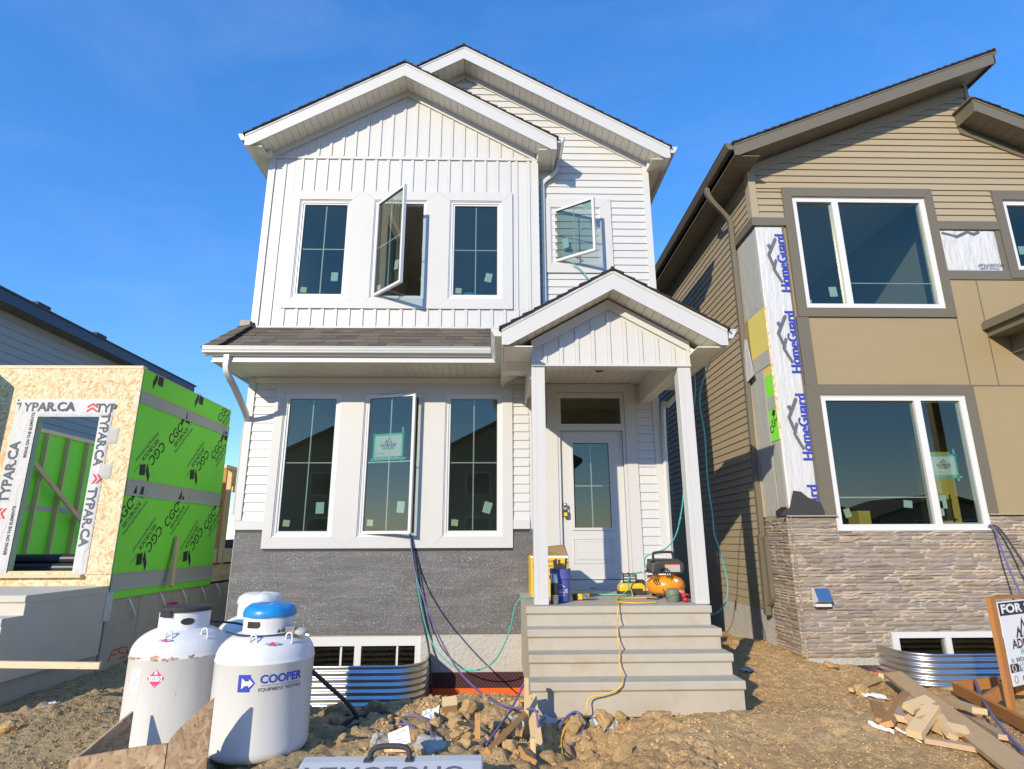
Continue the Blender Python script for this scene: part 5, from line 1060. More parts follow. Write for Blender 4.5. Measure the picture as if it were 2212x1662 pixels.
# hoses between the tanks
rg = thing('gas_regulator', 'grey gas regulator clamped on the collar of the blue-capped tank', 'regulator', (-1.52,-3.30,.87)); MB().box(-1.60,-1.53,-3.38,-3.30,.86,.93).build('bracket', STEEL, rg); MB().lathe([(.01,0),(.05,.0),(.055,.015),(.05,.03),(.02,.045)], (-1.49,-3.34,.87), 18).build('diaphragm_case', WRAPG, rg, True, sharp=40); MB().tube([(-1.53,-3.34,.89),(-1.42,-3.36,.86)], .014, 8).build('outlet', STEEL, rg)
tag(MB().tube(smooth_path([(-2.02,-3.42,.90),(-1.90,-3.47,.885),(-1.72,-3.47,.875),(-1.56,-3.40,.885)],6), .007, 6).build('gas_hose', BLACKR, None, True), 'thin black gas hose looped round the blue-capped tank collar', 'hose')
tag(MB().tube(smooth_path([(-2.40,-2.95,.92),(-2.25,-2.75,.88),(-2.05,-2.85,.86),(-1.93,-3.1,.9)],6), .010, 6).build('gas_hose', BLACKR, None, True), 'black gas hose running between rusty tank and blue-capped tank', 'hose')
p0 = [(-1.42,-3.2,.58),(-1.36,-3.0,.45),(-1.22,-2.65,.18),(-1.15,-2.45,-.08)]
tag(MB().tube(smooth_path(p0+[(x,y,gz(x,y)+.02) for x,y in ((-1.15,-2.7),(-1.28,-2.95),(-1.12,-3.1),(-.93,-2.95),(-.88,-2.6),(-1.02,-2.45),(-1.25,-2.6),(-1.38,-2.9),(-1.3,-3.2))],6), .017, 8).build('gas_hose', BLACKR, None, True), 'thick black hose coiled on the dirt right of the tanks', 'hose')
# ================================================================== board box round the rusty tank
BX_ = thing('form_board_box', 'weathered plywood box with curved upright panels before the rusty tank', 'box', (-2.35,-3.85,0))
MB().prism([(-2.72,-.15),(-2.105,-.15),(-2.105,.305),(-2.30,.285),(-2.70,.225)], -3.915, -3.897, 'y').build('panel', OSBD, BX_)
cv = [(0,-.15),(.24,-.15),(.24,.555),(.17,.50),(.10,.43),(.045,.38),(.012,.335),(0,.30)]
MB().prism(cv, -.009, .009, 'y').xf(Matrix.Translation((-2.10,-3.905,0)) @ Matrix.Rotation(R(12),4,'Z')).build('panel', OSBD, BX_)
MB().prism([(0,-.15),(.42,-.15),(.42,.39),(.25,.32),(.10,.25),(0,.215)], -.009, .009, 'y').xf(Matrix.Translation((-2.69,-3.90,0)) @ Matrix.Rotation(R(75),4,'Z')).build('panel', OSBD, BX_)
MB().box(-2.115,-2.095,-3.90,-3.86,-.1,.30).build('corner_cleat', WEATH, BX_)
# ================================================================== long case at the bottom edge
CZ = -.030
CS = thing('tool_case', 'long light grey case with black handle and big dark lettering at bottom', 'case', (-.66,-4.1,0))
MB().prism([(-4.42,.03),(-4.42,.14),(-4.05,.232),(-3.97,.238),(-3.93,.22),(-3.93,.03)], -1.21, -.09, 'x').build('shell', M('grey_case', (.52,.54,.56), .4), CS, bevel=.012)
hd = MB().tube(smooth_path([(-.80,-4.03,.232),(-.785,-4.0,.275),(-.745,-3.99,.295),(-.66,-3.985,.298),(-.585,-3.99,.292),(-.555,-4.0,.27),(-.545,-4.03,.228)],5), .017, 8).build('handle', BLACKR, CS, True); MB().box(-.825,-.775,-4.06,-4.0,.215,.242).build('handle_bracket', BLACKR, CS); MB().box(-.57,-.52,-4.06,-4.0,.213,.240).build('handle_bracket', BLACKR, CS)
u_ = Vector((-1,0,0)); v_ = Vector((0,-.37,-.092)).normalized(); text('OHOLOMEX', (-.68,-4.165,.2068), u_, v_, .20, INKG, CS, bold=.01, wide=.86)
tag_ = MB().box(-.07,.07,-.001,.001,-.055,.055).xf(Matrix.Translation(at(*r4(965,1480),Y=-3.80)) @ Matrix.Rotation(R(-20),4,'Y') @ Matrix.Rotation(R(-38),4,'X')).build('paper_tag', PAPER, CS)
Mt = Matrix.Translation(at(*r4(965,1480),Y=-3.80)) @ Matrix.Rotation(R(-20),4,'Y') @ Matrix.Rotation(R(-38),4,'X')
for (s0, x, z, sz) in (('SAFETY TAG',0,-.035,.016),('COMPANY',.0,-.012,.013),('A15TR',.015,.030,.022)):
    text(s0, Mt @ Vector((x,-.0022,z)), Mt.to_3x3() @ Vector((-1,0,0)) * -1, Mt.to_3x3() @ Vector((0,0,1)), sz, INK, CS)
MB().tube(smooth_path([at(*r4(945,1520),Y=-3.84), at(*r4(935,1545),Y=-3.93), (-.66,-3.985,.305)],4), .003, 5).build('tag_string', FLAG, CS)
# ================================================================== window wells
def well(name, x0, x1, yf, zt, zb, label):
    t_ = thing(name, label, 'window well', ((x0+x1)/2, yf/2, zb)); pth = []; rc = .34
    pth.append((x0,.005)); 
    for i in range(9): a = i/8*math.pi/2; pth.append((x0+rc-rc*math.cos(a), yf+rc-rc*math.sin(a)))
    for i in range(9): a = i/8*math.pi/2; pth.append((x1-rc+rc*math.sin(a), yf+rc-rc*math.cos(a)))
    pth.append((x1,.005)); nz_ = int((zt-zb)/.0085); b = MB(); n = len(pth)
    cx, cy = (x0+x1)/2, .0
    for side in (0, .003):
        for j in range(nz_+1):
            z = zb+(zt-zb)*j/nz_; d = .011*math.cos(2*math.pi*(zt-z)/.068)+side
            for k, (x, y) in enumerate(pth):
                p, q = pth[max(k-1,0)], pth[min(k+1,n-1)]; tx, ty = q[0]-p[0], q[1]-p[1]; L_ = math.hypot(tx,ty); nx_, ny_ = ty/L_, -tx/L_
                b.v.append((x+nx_*d, y+ny_*d, z))
    o_ = (nz_+1)*n
    for j in range(nz_):
        for k in range(n-1): b.f.append((j*n+k,j*n+k+1,(j+1)*n+k+1,(j+1)*n+k)); b.f.append((o_+j*n+k,o_+(j+1)*n+k,o_+(j+1)*n+k+1,o_+j*n+k+1))
    for k in range(n-1): b.f.append((nz_*n+k,nz_*n+k+1,o_+nz_*n+k+1,o_+nz_*n+k))
    b.build('corrugated_wall', GALV, t_, True); MB().tube([(x,y,zt) for x,y in pth], .009, 6).build('rolled_rim', GALV, t_, True); return t_
well('window_well', -2.62, -.86, -.78, .16, -.62, 'corrugated steel window well under the white house basement window')
W2 = well('window_well', 4.92, 7.2, -.70, .22, -.62, 'corrugated steel window well before the stone base')
# ================================================================== things on the porch landing
ZL = .892
yb_ = thing('cardboard_box', 'yellow printed cardboard box with open flap behind the left porch post', 'box', (.63,-.4,ZL))
b_ = MB().box(.40,.86,-.68,-.672,ZL,1.365).box(.40,.86,-.13,-.122,ZL,1.365).box(.40,.408,-.672,-.13,ZL,1.365).box(.852,.86,-.672,-.13,ZL,1.365).box(.408,.852,-.672,-.13,ZL,ZL+.008); b_.build('carton', M('yellow_carton', (.72,.46,.04), .75, var=.05), yb_)
MB().hexa([(.40,-.68,1.366),(.86,-.68,1.366),(.86,-.676,1.366),(.40,-.676,1.366),(.38,-.80,1.46),(.80,-.80,1.50),(.80,-.796,1.50),(.38,-.796,1.46)]).xf(Matrix.Identity(4)).build('flap', WEATH, yb_); MB().box(.398,.862,-.683,-.681,1.345,1.366).build('carton_edge', WL, yb_); MB().box(.838,.862,-.683,-.681,ZL,1.345).build('carton_edge', WL, yb_)
for i, s0 in enumerate(('FLAT FINISH','JOINT COMPOUND','17 L')): text(s0, (.60,-.6815,1.30-.055*i), (1,0,0), (0,0,1), .04, INK, yb_)
for k in range(5): text('|||||||', (.3985,-.40,1.26-.07*k), (0,-1,0), (0,0,1), .05, INK, yb_)
bk = thing('bucket', 'blue plastic pail holding thin wood shims beside the left porch post', 'bucket', (.70,-1.24,ZL))
MB().lathe([(.098,0),(.102,.01),(.112,.24),(.124,.242),(.124,.275),(.114,.277),(.117,.345),(.122,.35),(.112,.352),(.106,.30),(.094,.02)], (.70,-1.24,ZL), 32).build('pail', BUCK, bk, True, sharp=40)
cB = (.70,-1.24,0); thb = math.atan2(.70*-1, 6.96); on_cyl(text('VALUE', (0,.003,ZL+.115), (1,0,0), (0,0,1), .06, WL, bk, bold=.01), cB, .107, thb); stroke_ = [(-.05,.155),(0,.185),(.05,.155)]
for (a, b2) in zip(stroke_[:-1], stroke_[1:]): cyl_poly([(a[0],a[1]),(b2[0],b2[1]),(b2[0],b2[1]+.007),(a[0],a[1]+.007)], cB, .108, thb, ZL, WL, bk, 'logo_mark', .003)
cyl_rect(-.055,.055,-.002,.002, cB, .107, thb, ZL+.075, WL, bk, 'rule', .003)
for k in range(9):
    a = random.uniform(-1,1); x = .70+.012*k-.045; tag(plank('wood_shim', (x,-1.23+.02*(k % 3),ZL+.06), (x+.05*a+.02,-1.20+.03*(k % 3)-.02,ZL+random.uniform(.40,.475)), .028, .006, (FIR, WEATH, FIR)[k % 3], None, up=(0,1,0)), 'thin reddish wood shim standing in the blue pail', 'shim', 'shims in the blue pail')
th = thing('thermos', 'black vacuum flask with steel cap at the foot of the left post', 'flask', (.615,-1.46,ZL)); MB().lathe([(.040,0),(.044,.005),(.044,.20),(.040,.21)], (.615,-1.43,ZL), 24).build('bottle', BLACK, th, True, sharp=40); MB().lathe([(.042,.21),(.042,.222),(.033,.30),(.030,.305),(.005,.306)], (.615,-1.43,ZL), 24).build('cup_lid', STEEL, th, True, sharp=40)
mg = MB().lathe([(.028,0),(.029,.004),(.036,.088),(.037,.092),(.034,.09),(.027,.01)], (.612,-1.54,ZL), 24).build('steel_cup', STEEL, None, True, sharp=40); tag(mg, 'small shiny steel cup standing before the black flask', 'cup')
# nailer lying on the landing
nl_ = thing('nail_gun', 'yellow and grey nail gun lying on the porch landing', 'tool', (1.0,-1.08,ZL)); base = Matrix.Translation((.87,-1.10,ZL)) @ Matrix.Rotation(R(8),4,'Z')
MB().lathe([(.028,0),(.034,.01),(.034,.055),(.026,.06)], (0,0,0), 14).xf(base @ Matrix.Translation((-.02,0,.036)) @ Matrix.Rotation(R(90),4,'Y')).build('head_cap', BLACKR, nl_, True, sharp=40); MB().box(.03,.09,-.032,.032,.005,.068).xf(base).build('housing', YEL, nl_, bevel=.01); MB().prism([(.09,-.03),(.16,-.02),(.16,.02),(.09,.03)], .01, .06, 'z').xf(base).build('nose', STEEL, nl_, bevel=.006)
MB().prism([(.04,.03),(.10,.03),(.20,.13),(.17,.155)], .012, .05, 'z').xf(base).build('grip', BLACKR, nl_, bevel=.008); MB().box(.13,.21,.11,.16,.008,.055).xf(base).build('grip_end', YEL, nl_, bevel=.008); MB().box(.11,.26,-.028,.0,.012,.035).xf(base).build('magazine', STEEL, nl_, bevel=.004); MB().box(.21,.235,.02,.15,.012,.06).xf(base).build('magazine_arm', BLACKR, nl_, bevel=.004)
# charger / site radio
rd_ = thing('jobsite_radio', 'yellow jobsite radio with black roll cage handle near the door', 'radio', (1.68,-.36,ZL))
MB().prism([(1.52,ZL+.03),(1.84,ZL+.03),(1.84,ZL+.10),(1.80,ZL+.135),(1.56,ZL+.135),(1.52,ZL+.10)], -.46, -.27, 'y').build('body', YEL, rd_, bevel=.015); MB().box(1.51,1.85,-.475,-.26,ZL,ZL+.045).build('base', BLACKR, rd_, bevel=.012); MB().box(1.62,1.80,-.472,-.46,ZL+.04,ZL+.075).build('front_bar', BLACKR, rd_, bevel=.006)
for zz in (.15,.185,.22,.245): MB().tube([(1.575,-.42,ZL+zz),(1.735,-.42,ZL+zz)], .010, 6).build('cage_bar', BLACKR, rd_)
for x in (1.575,1.655,1.735): MB().tube([(x,-.42,ZL+.13),(x,-.42,ZL+.25),(x,-.32,ZL+.25)], .010, 6).build('cage_bar', BLACKR, rd_)
MB().box(1.77,1.86,-.36,-.25,ZL+.05,ZL+.17).build('battery_pack', BLACKR, rd_, bevel=.01)
# compressor
cp = thing('air_compressor', 'orange pancake air compressor with black shroud beside the right post', 'compressor', (2.02,-.72,ZL)); cc = (2.02,-.72,ZL)
MB().lathe([(.10,.03),(.16,.035),(.205,.06),(.222,.10),(.225,.14),(.215,.18),(.185,.215),(.12,.24),(.02,.245)], cc, 44).build('air_tank', ORANGE if False else M('orange_enamel', (.86,.30,.02), .3, var=.03), cp, True); MB().lathe([(.213,.118),(.2285,.118),(.2285,.122),(.213,.122)], cc, 44).build('weld_seam', bpy.data.materials['orange_enamel'], cp, True)
MB().prism([(1.83,ZL+.27),(2.21,ZL+.27),(2.23,ZL+.385),(2.17,ZL+.415),(1.90,ZL+.415),(1.84,ZL+.385)], -.86, -.56, 'y').build('shroud', M('black_shroud', (.055,.055,.055), .45), cp, bevel=.018)
MB().prism([(1.85,ZL+.415),(2.22,ZL+.402),(2.16,ZL+.435),(1.92,ZL+.44)], -.83, -.58, 'y').build('shroud_top', bpy.data.materials['black_shroud'], cp, bevel=.012)
for k in range(7): MB().box(1.885,1.965,-.8625,-.860,ZL+.285+.013*k,ZL+.291+.013*k).build('vent_slot', INK, cp)
MB().tube(smooth_path([(1.885,-.75,ZL+.42),(1.885,-.75,ZL+.49),(1.91,-.745,ZL+.508),(2.0,-.74,ZL+.515),(2.10,-.73,ZL+.515),(2.13,-.72,ZL+.50),(2.15,-.70,ZL+.43)],5), .016, 8).build('handle', BLACKR, cp, True)
MB().box(1.99,2.17,-.8622,-.8605,ZL+.29,ZL+.375).build('spec_label', WRAPG, cp); MB().box(1.99,2.17,-.8632,-.8623,ZL+.367,ZL+.376).build('label_stripe', ORANGE, cp); MB().hexa([(2.03,-.925,ZL+.178),(2.12,-.922,ZL+.178),(2.12,-.90,ZL+.205),(2.03,-.905,ZL+.205),(2.03,-.927,ZL+.180),(2.12,-.924,ZL+.180),(2.12,-.902,ZL+.207),(2.03,-.907,ZL+.207)]).build('label', WL, cp)
for (x, y) in ((1.90,-.84),(2.14,-.84),(2.14,-.6),(1.9,-.6)): MB().lathe([(.022,0),(.024,.03),(.018,.06)], (x,y,ZL), 12).build('rubber_foot', BLACKR, cp, True)
for x in (1.90,2.12): MB().box(x-.012,x+.012,-.78,-.66,ZL+.23,ZL+.275).build('bracket', bpy.data.materials['orange_enamel'], cp)
for k in range(3): MB().tube([(1.915+.06*k*.4+.085*math.sin(t),-.89-.012*k,ZL+.235+.105*math.cos(t)) for t in [2*math.pi*i/24 for i in range(25)]], .006, 6).build('cord_coil', BLACKR, cp, True)
MB().tube(smooth_path([(1.93,-.91,ZL+.13),(1.94,-.95,ZL+.05),(1.90,-1.0,ZL+.012),(1.84,-1.05,ZL+.01),(1.80,-1.12,ZL+.01),(1.74,-1.02,ZL+.01),(1.70,-1.06,ZL+.01)],5), .006, 6).build('power_cord', BLACKR, cp, True)
MB().tube([(1.80,-.80,ZL+.30),(1.72,-.82,ZL+.285)], .014, 8).build('air_coupling', STEEL, cp, True); MB().tube([(1.83,-.82,ZL+.24),(1.75,-.86,ZL+.225)], .012, 8).build('air_coupling', STEEL, cp, True)
ol = thing('olive_tub', 'small olive green plastic tub with lid and wire handle', 'tub', (1.93,-1.32,ZL)); MB().lathe([(.066,0),(.070,.005),(.075,.105),(.072,.118),(.060,.130),(.035,.138),(.01,.139)], (1.93,-1.32,ZL), 30).build('tub', GREENP, ol, True, sharp=45); MB().tube([(1.93+.080*math.cos(t),-1.32+.080*math.sin(t),ZL+.055+.035*math.sin(t*1.0+2.4)) for t in [math.pi+math.pi*i/16 for i in range(17)]], .005, 6).build('handle', GREENP, ol, True)
rc = MB().lathe([(.05,0),(.052,.004),(.055,.10),(.05,.112),(.01,.114)], (2.05,-1.20,ZL), 24).build('red_tub', M('coral_plastic', (.75,.20,.17), .45), None, True, sharp=40); tag(rc, 'coral red plastic tub between olive tub and right post', 'tub')
ct = thing('clear_tub', 'clear plastic tub with red lid against the right post', 'tub', (2.068,-1.38,ZL)); MB().lathe([(.030,0),(.032,.003),(.040,.07),(.041,.072)], (2.052,-1.38,ZL), 20).build('tub', CLEARP, ct, True); MB().lathe([(.043,.072),(.044,.085),(.03,.09),(.01,.0905)], (2.052,-1.38,ZL), 20).build('lid', REDP, ct, True, sharp=40); MB().lathe([(.029,.004),(.034,.045),(.01,.046)], (2.052,-1.38,ZL), 18).build('contents', REDP, ct, True)
lk = thing('lock_box', 'key lock box with yellow label hanging from the door knob', 'lock box', (.945,.25,1.86)); MB().box(.912,.978,.245,.285,1.86,1.965).build('body', BLACKR, lk, bevel=.012); MB().box(.922,.968,.243,.2455,1.875,1.925).build('label', YEL, lk); MB().tube(smooth_path([(.925,.265,1.96),(.925,.265,2.03),(.945,.265,2.055),(.965,.265,2.03),(.965,.265,1.96)],5), .006, 6).build('shackle', STEEL, lk, True)
# ================================================================== hoses and cords
def cord(pts, r, mat, name, label, cat='cord', n=7, group=None):
    return tag(MB().tube(smooth_path(pts, n), r, 7).build(name, mat, None, True), label, cat, group)
Zl = lambda x, y, dz=.012: at(*r7(x, y), Z=ZL+dz)
Ys = lambda x, y, Y: at(*r7(x, y), Y=Y)
cord([Zl(1030,562),Zl(900,566),Zl(800,562),Zl(760,548),Zl(800,536),Zl(930,532),Zl(1005,533)], .0065, YCORD, 'extension_cord', 'yellow extension cord loop lying flat on the porch landing')
cord([Zl(870,520,.01), Ys(860,495,-.55)+Vector((0,0,.03)), Ys(830,487,-.62), Ys(795,520,-.9), Zl(765,545), Zl(778,566), Ys(778,585,-1.745), Ys(770,660,-1.80), Ys(770,740,-1.985), Ys(775,800,-1.99), Ys(785,850,-2.05), Ys(785,905,-2.215), Ys(785,970,-2.22), Ys(800,1040,-2.30), Ys(806,1092,-2.445), Ys(765,1140,-2.455), Ys(680,1170,-2.46), Ys(600,1187,-2.47), Ys(573,1215,-2.48), Ys(565,1290,-2.50), gpt(*r7(530,1335),.015), gpt(*r7(450,1365),.02), gpt(*r7(412,1420),.02), gpt(*r7(400,1500),.02), gpt(*r7(412,1600),.02), gpt(*r7(430,1690),.02)], .0065, YCORD, 'extension_cord', 'yellow extension cord running down the concrete steps into the dirt')
cord([at(*r6(1395,480), Y=-1.05), at(*r6(1400,640),Y=-1.0), at(*r6(1360,900),Y=-.8), at(*r6(1330,1200),Y=-.62), at(*r6(1315,1370),Y=-.55), at(*r6(1290,1500),Y=-.5), at(*r7(1190,0),Y=-.45), at(*r7(1150,130),Y=-.4), at(*r7(1090,205),Y=-.3), at(*r7(1010,235),Y=-.1), at(*r7(958,262),Y=-.1), at(*r7(950,300),Y=-.3), at(*r7(962,350),Y=-.7), (1.72,-.82,ZL+.285)], .0085, TEAL, 'air_hose', 'teal air hose hanging behind the right porch post to the compressor', 'hose')
cord([(1.10,-.02,5.62),(1.30,-.06,5.40),(1.62,-.6,4.55),(2.2,-1.0,4.20),(2.60,-1.05,3.93),(2.73,-1.05,3.85), at(*r6(1432,620),Y=-1.0), at(*r6(1465,900),Y=-1.0), at(*r6(1480,1150),Y=-.98), at(*r6(1497,1300),Y=-.97), at(*r6(1517,1430),Y=-.96), at(*r7(1400,0),Y=-.95), at(*r7(1410,110),Y=-.93), at(*r7(1445,215),Y=-.92), at(*r7(1475,330),Y=-.9), at(*r7(1497,430),Y=-.9), at(*r7(1490,545),Y=-.9), at(*r7(1440,622),Y=-.85), at(*r7(1368,648),Y=-.8)], .0085, TEAL, 'air_hose', 'teal air hose from the small open window over the porch roof and down', 'hose')
cord([(1.72,-.80,ZL+.285), at(*r7(890,372),Y=-.7), at(*r7(850,400),Y=-.6), at(*r7(843,440),Y=-.55), at(*r7(855,490),Y=-.5), Zl(880,505), Zl(840,512), Zl(700,510), Zl(560,505), Zl(470,505)], .0085, TEAL, 'air_hose', 'pale teal air hose lying across the back of the landing', 'hose')
cord([at(*r4(1025,285),Y=-.06), at(*r4(1045,420),Y=-.10), at(*r4(1080,650),Y=-.12), at(*r4(1120,830),Y=-.14), at(*r4(1170,950),Y=-.18), at(*r4(1250,1040),Y=-.3), at(*r4(1330,1082),Y=-.4), at(*r4(1420,1085),Y=-.5), at(*r4(1500,1050),Y=-.6), at(*r4(1560,970),Y=-.7), at(*r4(1610,850),Y=-.75), at(*r4(1640,720),Y=-.8), at(*r4(1685,650),Y=-.85), (.33,-.9,ZL+.012), (.5,-.85,ZL+.012)], .0085, TEAL, 'air_hose', 'teal air hose from the open lower window looping to the landing', 'hose')
cord([at(*r4(1028,290),Y=-.07), at(*r4(1055,500),Y=-.15), at(*r4(1110,680),Y=-.3), at(*r4(1180,850),Y=-.6), at(*r4(1250,990),Y=-1.0), at(*r4(1320,1100),Y=-1.35), at(*r4(1420,1200),Y=-1.9), at(*r4(1520,1272),Y=-2.45), at(*r4(1620,1303),Y=-2.68), at(*r4(1700,1310),Y=-2.78), at(*r4(1755,1318),Y=-2.84), at(*r4(1770,1360),Y=-2.86), at(*r4(1780,1420),Y=-2.86), gpt(*r7(300,1330),.02)], .010, PURP, 'air_hose', 'purple air hose slung from the open lower window to the wooden stake', 'hose')
cord([at(*r4(1034,300),Y=-.05), at(*r4(1060,520),Y=-.06), at(*r4(1085,700),Y=-.07), at(*r4(1115,850),Y=-.08), at(*r4(1140,980),Y=-.10), at(*r4(1150,1150),Y=-.35), gpt(*r4(1152,1265),.02), gpt(*r4(1175,1355),.02), gpt(*r4(1260,1395),.02), gpt(*r4(1370,1420),.02), gpt(*r4(1470,1465),.02), gpt(*r4(1485,1510),.02), gpt(*r4(1450,1545),.02)], .013, BLACKR, 'power_cable', 'thick black cable from the open lower window down to the dirt', 'cable')
cord([gpt(*r4(1700,1330),.25), gpt(*r4(1620,1400),.12), gpt(*r4(1530,1480),.05), gpt(*r4(1470,1550),.03)], .010, PURP, 'air_hose', 'purple air hose end trailing left of the wooden stakes', 'hose')
cord([gpt(*r4(1190,1525),.02), gpt(*r4(1155,1490),.03), gpt(*r4(1135,1420),.04), gpt(*r4(1105,1385),.03), gpt(*r4(1040,1375),.03), gpt(*r4(985,1380),.02), gpt(*r4(970,1415),.02), gpt(*r4(1030,1445),.03), gpt(*r4(1115,1505),.02)], .010, PURP, 'air_hose', 'purple air hose looped on the dirt near the paper tag', 'hose')
cord([gpt(*r7(380,1430),.03), gpt(*r7(420,1385),.06), gpt(*r7(490,1360),.09), gpt(*r7(535,1385),.08), gpt(*r7(540,1440),.05), gpt(*r7(500,1510),.03), gpt(*r7(455,1550),.02)], .011, PURP, 'air_hose', 'purple hose arch in the pit before the steps', 'hose')
cord([(6.70,-.03,1.72),(6.72,-.10,1.66),(6.66,-.25,1.25),(6.58,-.5,.75),(6.45,-.8,.2),(6.2,-1.2,0)], .012, PURP, 'air_hose', 'purple hose hanging from the tan house lower window', 'hose')
cord([(6.71,-.03,1.73),(6.80,-.10,1.66),(6.86,-.3,1.2),(6.88,-.6,.6),(6.85,-.9,.1),(6.8,-1.2,0)], .014, BLACKR, 'power_cable', 'black cable hanging from the tan house lower window', 'cable')
cord([gpt(*r8(1630,1200),.06), gpt(*r8(1608,1190),.16), gpt(*r8(1640,1270),.14), gpt(*r8(1720,1400),.10), gpt(*r8(1800,1490),.08), gpt(*r8(1900,1580),.05), gpt(*r8(2000,1650),.04)], .013, PURP, 'air_hose', 'dark purple hose draped over the stained boards by the sign', 'hose')
# ================================================================== stakes and boards left of the steps
def board(px, p, q, w_, t_, mat, label, name='lumber_board', up=(0,0,1), cat='board', group=None): return tag(plank(name, p, q, w_, t_, mat, None, up), label, cat, group)
g_ = lambda x, y, dz=0: gpt(*r4(x, y), dz)
board(0, at(*r4(1421,1335),Y=-3.15), at(*r4(1423,1620),Y=-3.15), .04, .038, FIR, 'short reddish square stake right of the paper tag', 'wooden_stake', (0,1,0), 'stake')
board(0, at(*r4(1706,1128),Y=-2.78), at(*r4(1706,1600),Y=-2.78), .036, .036, PINE, 'tall pale stake left of the concrete steps', 'wooden_stake', (0,1,0), 'stake')
board(0, at(*r4(1735,1240),Y=-2.55), at(*r4(1790,1640),Y=-3.25)-Vector((0,0,.06)), .04, .09, PINE, 'pale plank leaning down beside the tall stake', 'lumber_board', (1,0,.2), 'board')
board(0, at(*r4(1742,1480),Y=-3.22), at(*r4(1748,1700),Y=-3.22), .04, .038, PINE, 'short pale stake at the foot of the leaning plank', 'wooden_stake', (0,1,0), 'stake')
board(0, at(*r4(1695,1340),Y=-2.75), g_(1470,1590,.02), .045, .075, FIR, 'pinkish board propped against the tall stake', 'lumber_board', (.3,-.6,.5), 'board')
board(0, g_(1690,1580,.03), g_(1730,1640,.03), .09, .038, FIR, 'broken red board end half buried by the stakes', 'lumber_board', (.4,-.5,.6), 'board')
board(0, g_(1215,1330,.05), g_(1300,1330,.06), .085, .10, PINE, 'square wood block lying on the clods under the wall', 'wood_block', (0,-.7,.7), 'block')
board(0, g_(890,1572,.03), g_(1040,1572,.03), .04, .03, PINE, 'small pale stick lying behind the case handle', 'wood_stick', (0,0,1), 'stick')
tag(plank('lumber_board', at(*r3(-160,530),Y=-2.35), at(*r3(665,540),Y=-2.35), .035, .055, PINEW, None, (0,0,1)), 'pale two-by-four jutting in from the left edge', 'board'); tag(plank('wooden_stake', (-5.0,-2.39,.05), (-5.0,-2.39,.60), .04, .04, PINE, None, (0,1,0)), 'stake carrying the jutting two-by-four at the left edge', 'stake')
# ================================================================== lumber pile on the right
def hover(px, py, dz):
    z = 0.
    for _ in range(10): p = at(px, py, Z=z+dz); z = .5*z+.5*gz(p.x, p.y)
    return at(px, py, Z=z+dz)
e = lambda x, y, dz: hover(*r8(x, y), dz)
LP = 'loose lumber heaped by the sign'
def lum(a, b2, w_, t_, mat, label, up=(0,0,1)): tag(plank('lumber_board', a, b2, w_, t_, mat, None, up), label, 'board', LP)
lum(e(1045,1035,.16), e(1930,1700,.10), .17, .04, BROWNP, 'long wide brown plank lying across the lumber heap', (-.35,-.45,1))
lum(e(968,1048,.03), e(1085,1052,.03), .05, .05, PINE, 'pale board end behind the top of the long plank')
lum(e(770,1140,.05), e(958,1065,.05), .05, .035, PINE, 'thin pale stick lying apart above the heap')
lum(e(935,1225,.10), e(975,1345,.02), .09, .03, FIR, 'short reddish offcut at the left of the heap', (-.2,-.5,.6))
lum(e(1135,1160,.12), e(1005,1370,.05), .09, .04, FIR, 'brown two-by-four with pale cut end leaning left', (-.5,-.2,.7))
lum(e(1165,1180,.12), e(1095,1330,.06), .085, .045, WEATH, 'short tan block beside the leaning two-by-four', (-.3,-.5,.7))
lum(e(1145,1265,.14), e(1290,1210,.17), .085, .045, PINE, 'pale two-by-four resting on the top of the heap', (0,-.4,.8))
lum(e(1310,1255,.16), e(1185,1435,.06), .10, .05, PINE, 'pale two-by-four sloping to the front of the heap', (-.3,-.3,.8))
lum(e(1150,1360,.04), e(1240,1290,.08), .09, .04, WEATH, 'dull offcut wedged under the heap', (0,-.6,.6))
lum(e(1315,1310,.10), e(1355,1415,.05), .09, .04, WEATH, 'short grey brown offcut right of the sloping piece', (.2,-.5,.7))
lum(e(1340,1300,.12), e(1440,1455,.05), .07, .04, PINE, 'pale offcut pointing towards the viewer', (.3,-.4,.8))
lum(e(1420,1395,.07), e(1540,1420,.06), .08, .04, PINE, 'pale board end poking out under the long plank', (0,-.5,.7))
lum(e(1245,1465,.03), e(1700,1545,.03), .08, .035, WEATH, 'flat greyish board lying in front of the heap')
lum(e(1390,1200,.14), e(1620,1280,.12), .11, .045, PINE, 'split pale board on the right of the heap', (0,-.4,.8))
lum(e(1500,1285,.06), e(1785,1455,.05), .08, .035, WEATH, 'greyish board lying beside the dark hose', (0,-.2,.9))
# ================================================================== for-sale sign with its stained frame
SG = thing('sale_sign', 'white FOR SALE board in a brown stained wooden frame at right edge', 'sign', (4.7,-2.3,0)); u = Vector((math.cos(R(27)), math.sin(R(27)), 0)); nrm = Vector((u.y,-u.x,0)); o = at(*r8(1690,545), Y=-2.3)
pb = Vector((o.x,o.y,-.12)); plank('post', pb, Vector((o.x,o.y,o.z+.0)), .09, .04, STAIN, SG, up=nrm); pc = pb+u*.87; plank('post', pc, Vector((pc.x,pc.y,o.z)), .09, .04, STAIN, SG, up=nrm)
plank('top_rail', Vector((o.x,o.y,o.z+.012))-u*.045, Vector((o.x,o.y,o.z+.012))+u*.915, .045, .024, STAIN, SG)
sc = o+u*.055-Vector((0,0,.02)); bd = MB(); I = Matrix.Identity(4)
for i in range(3): I[i][0] = u[i]; I[i][1] = -nrm[i]; I[i][2] = (0,0,1)[i]; I[i][3] = sc[i]
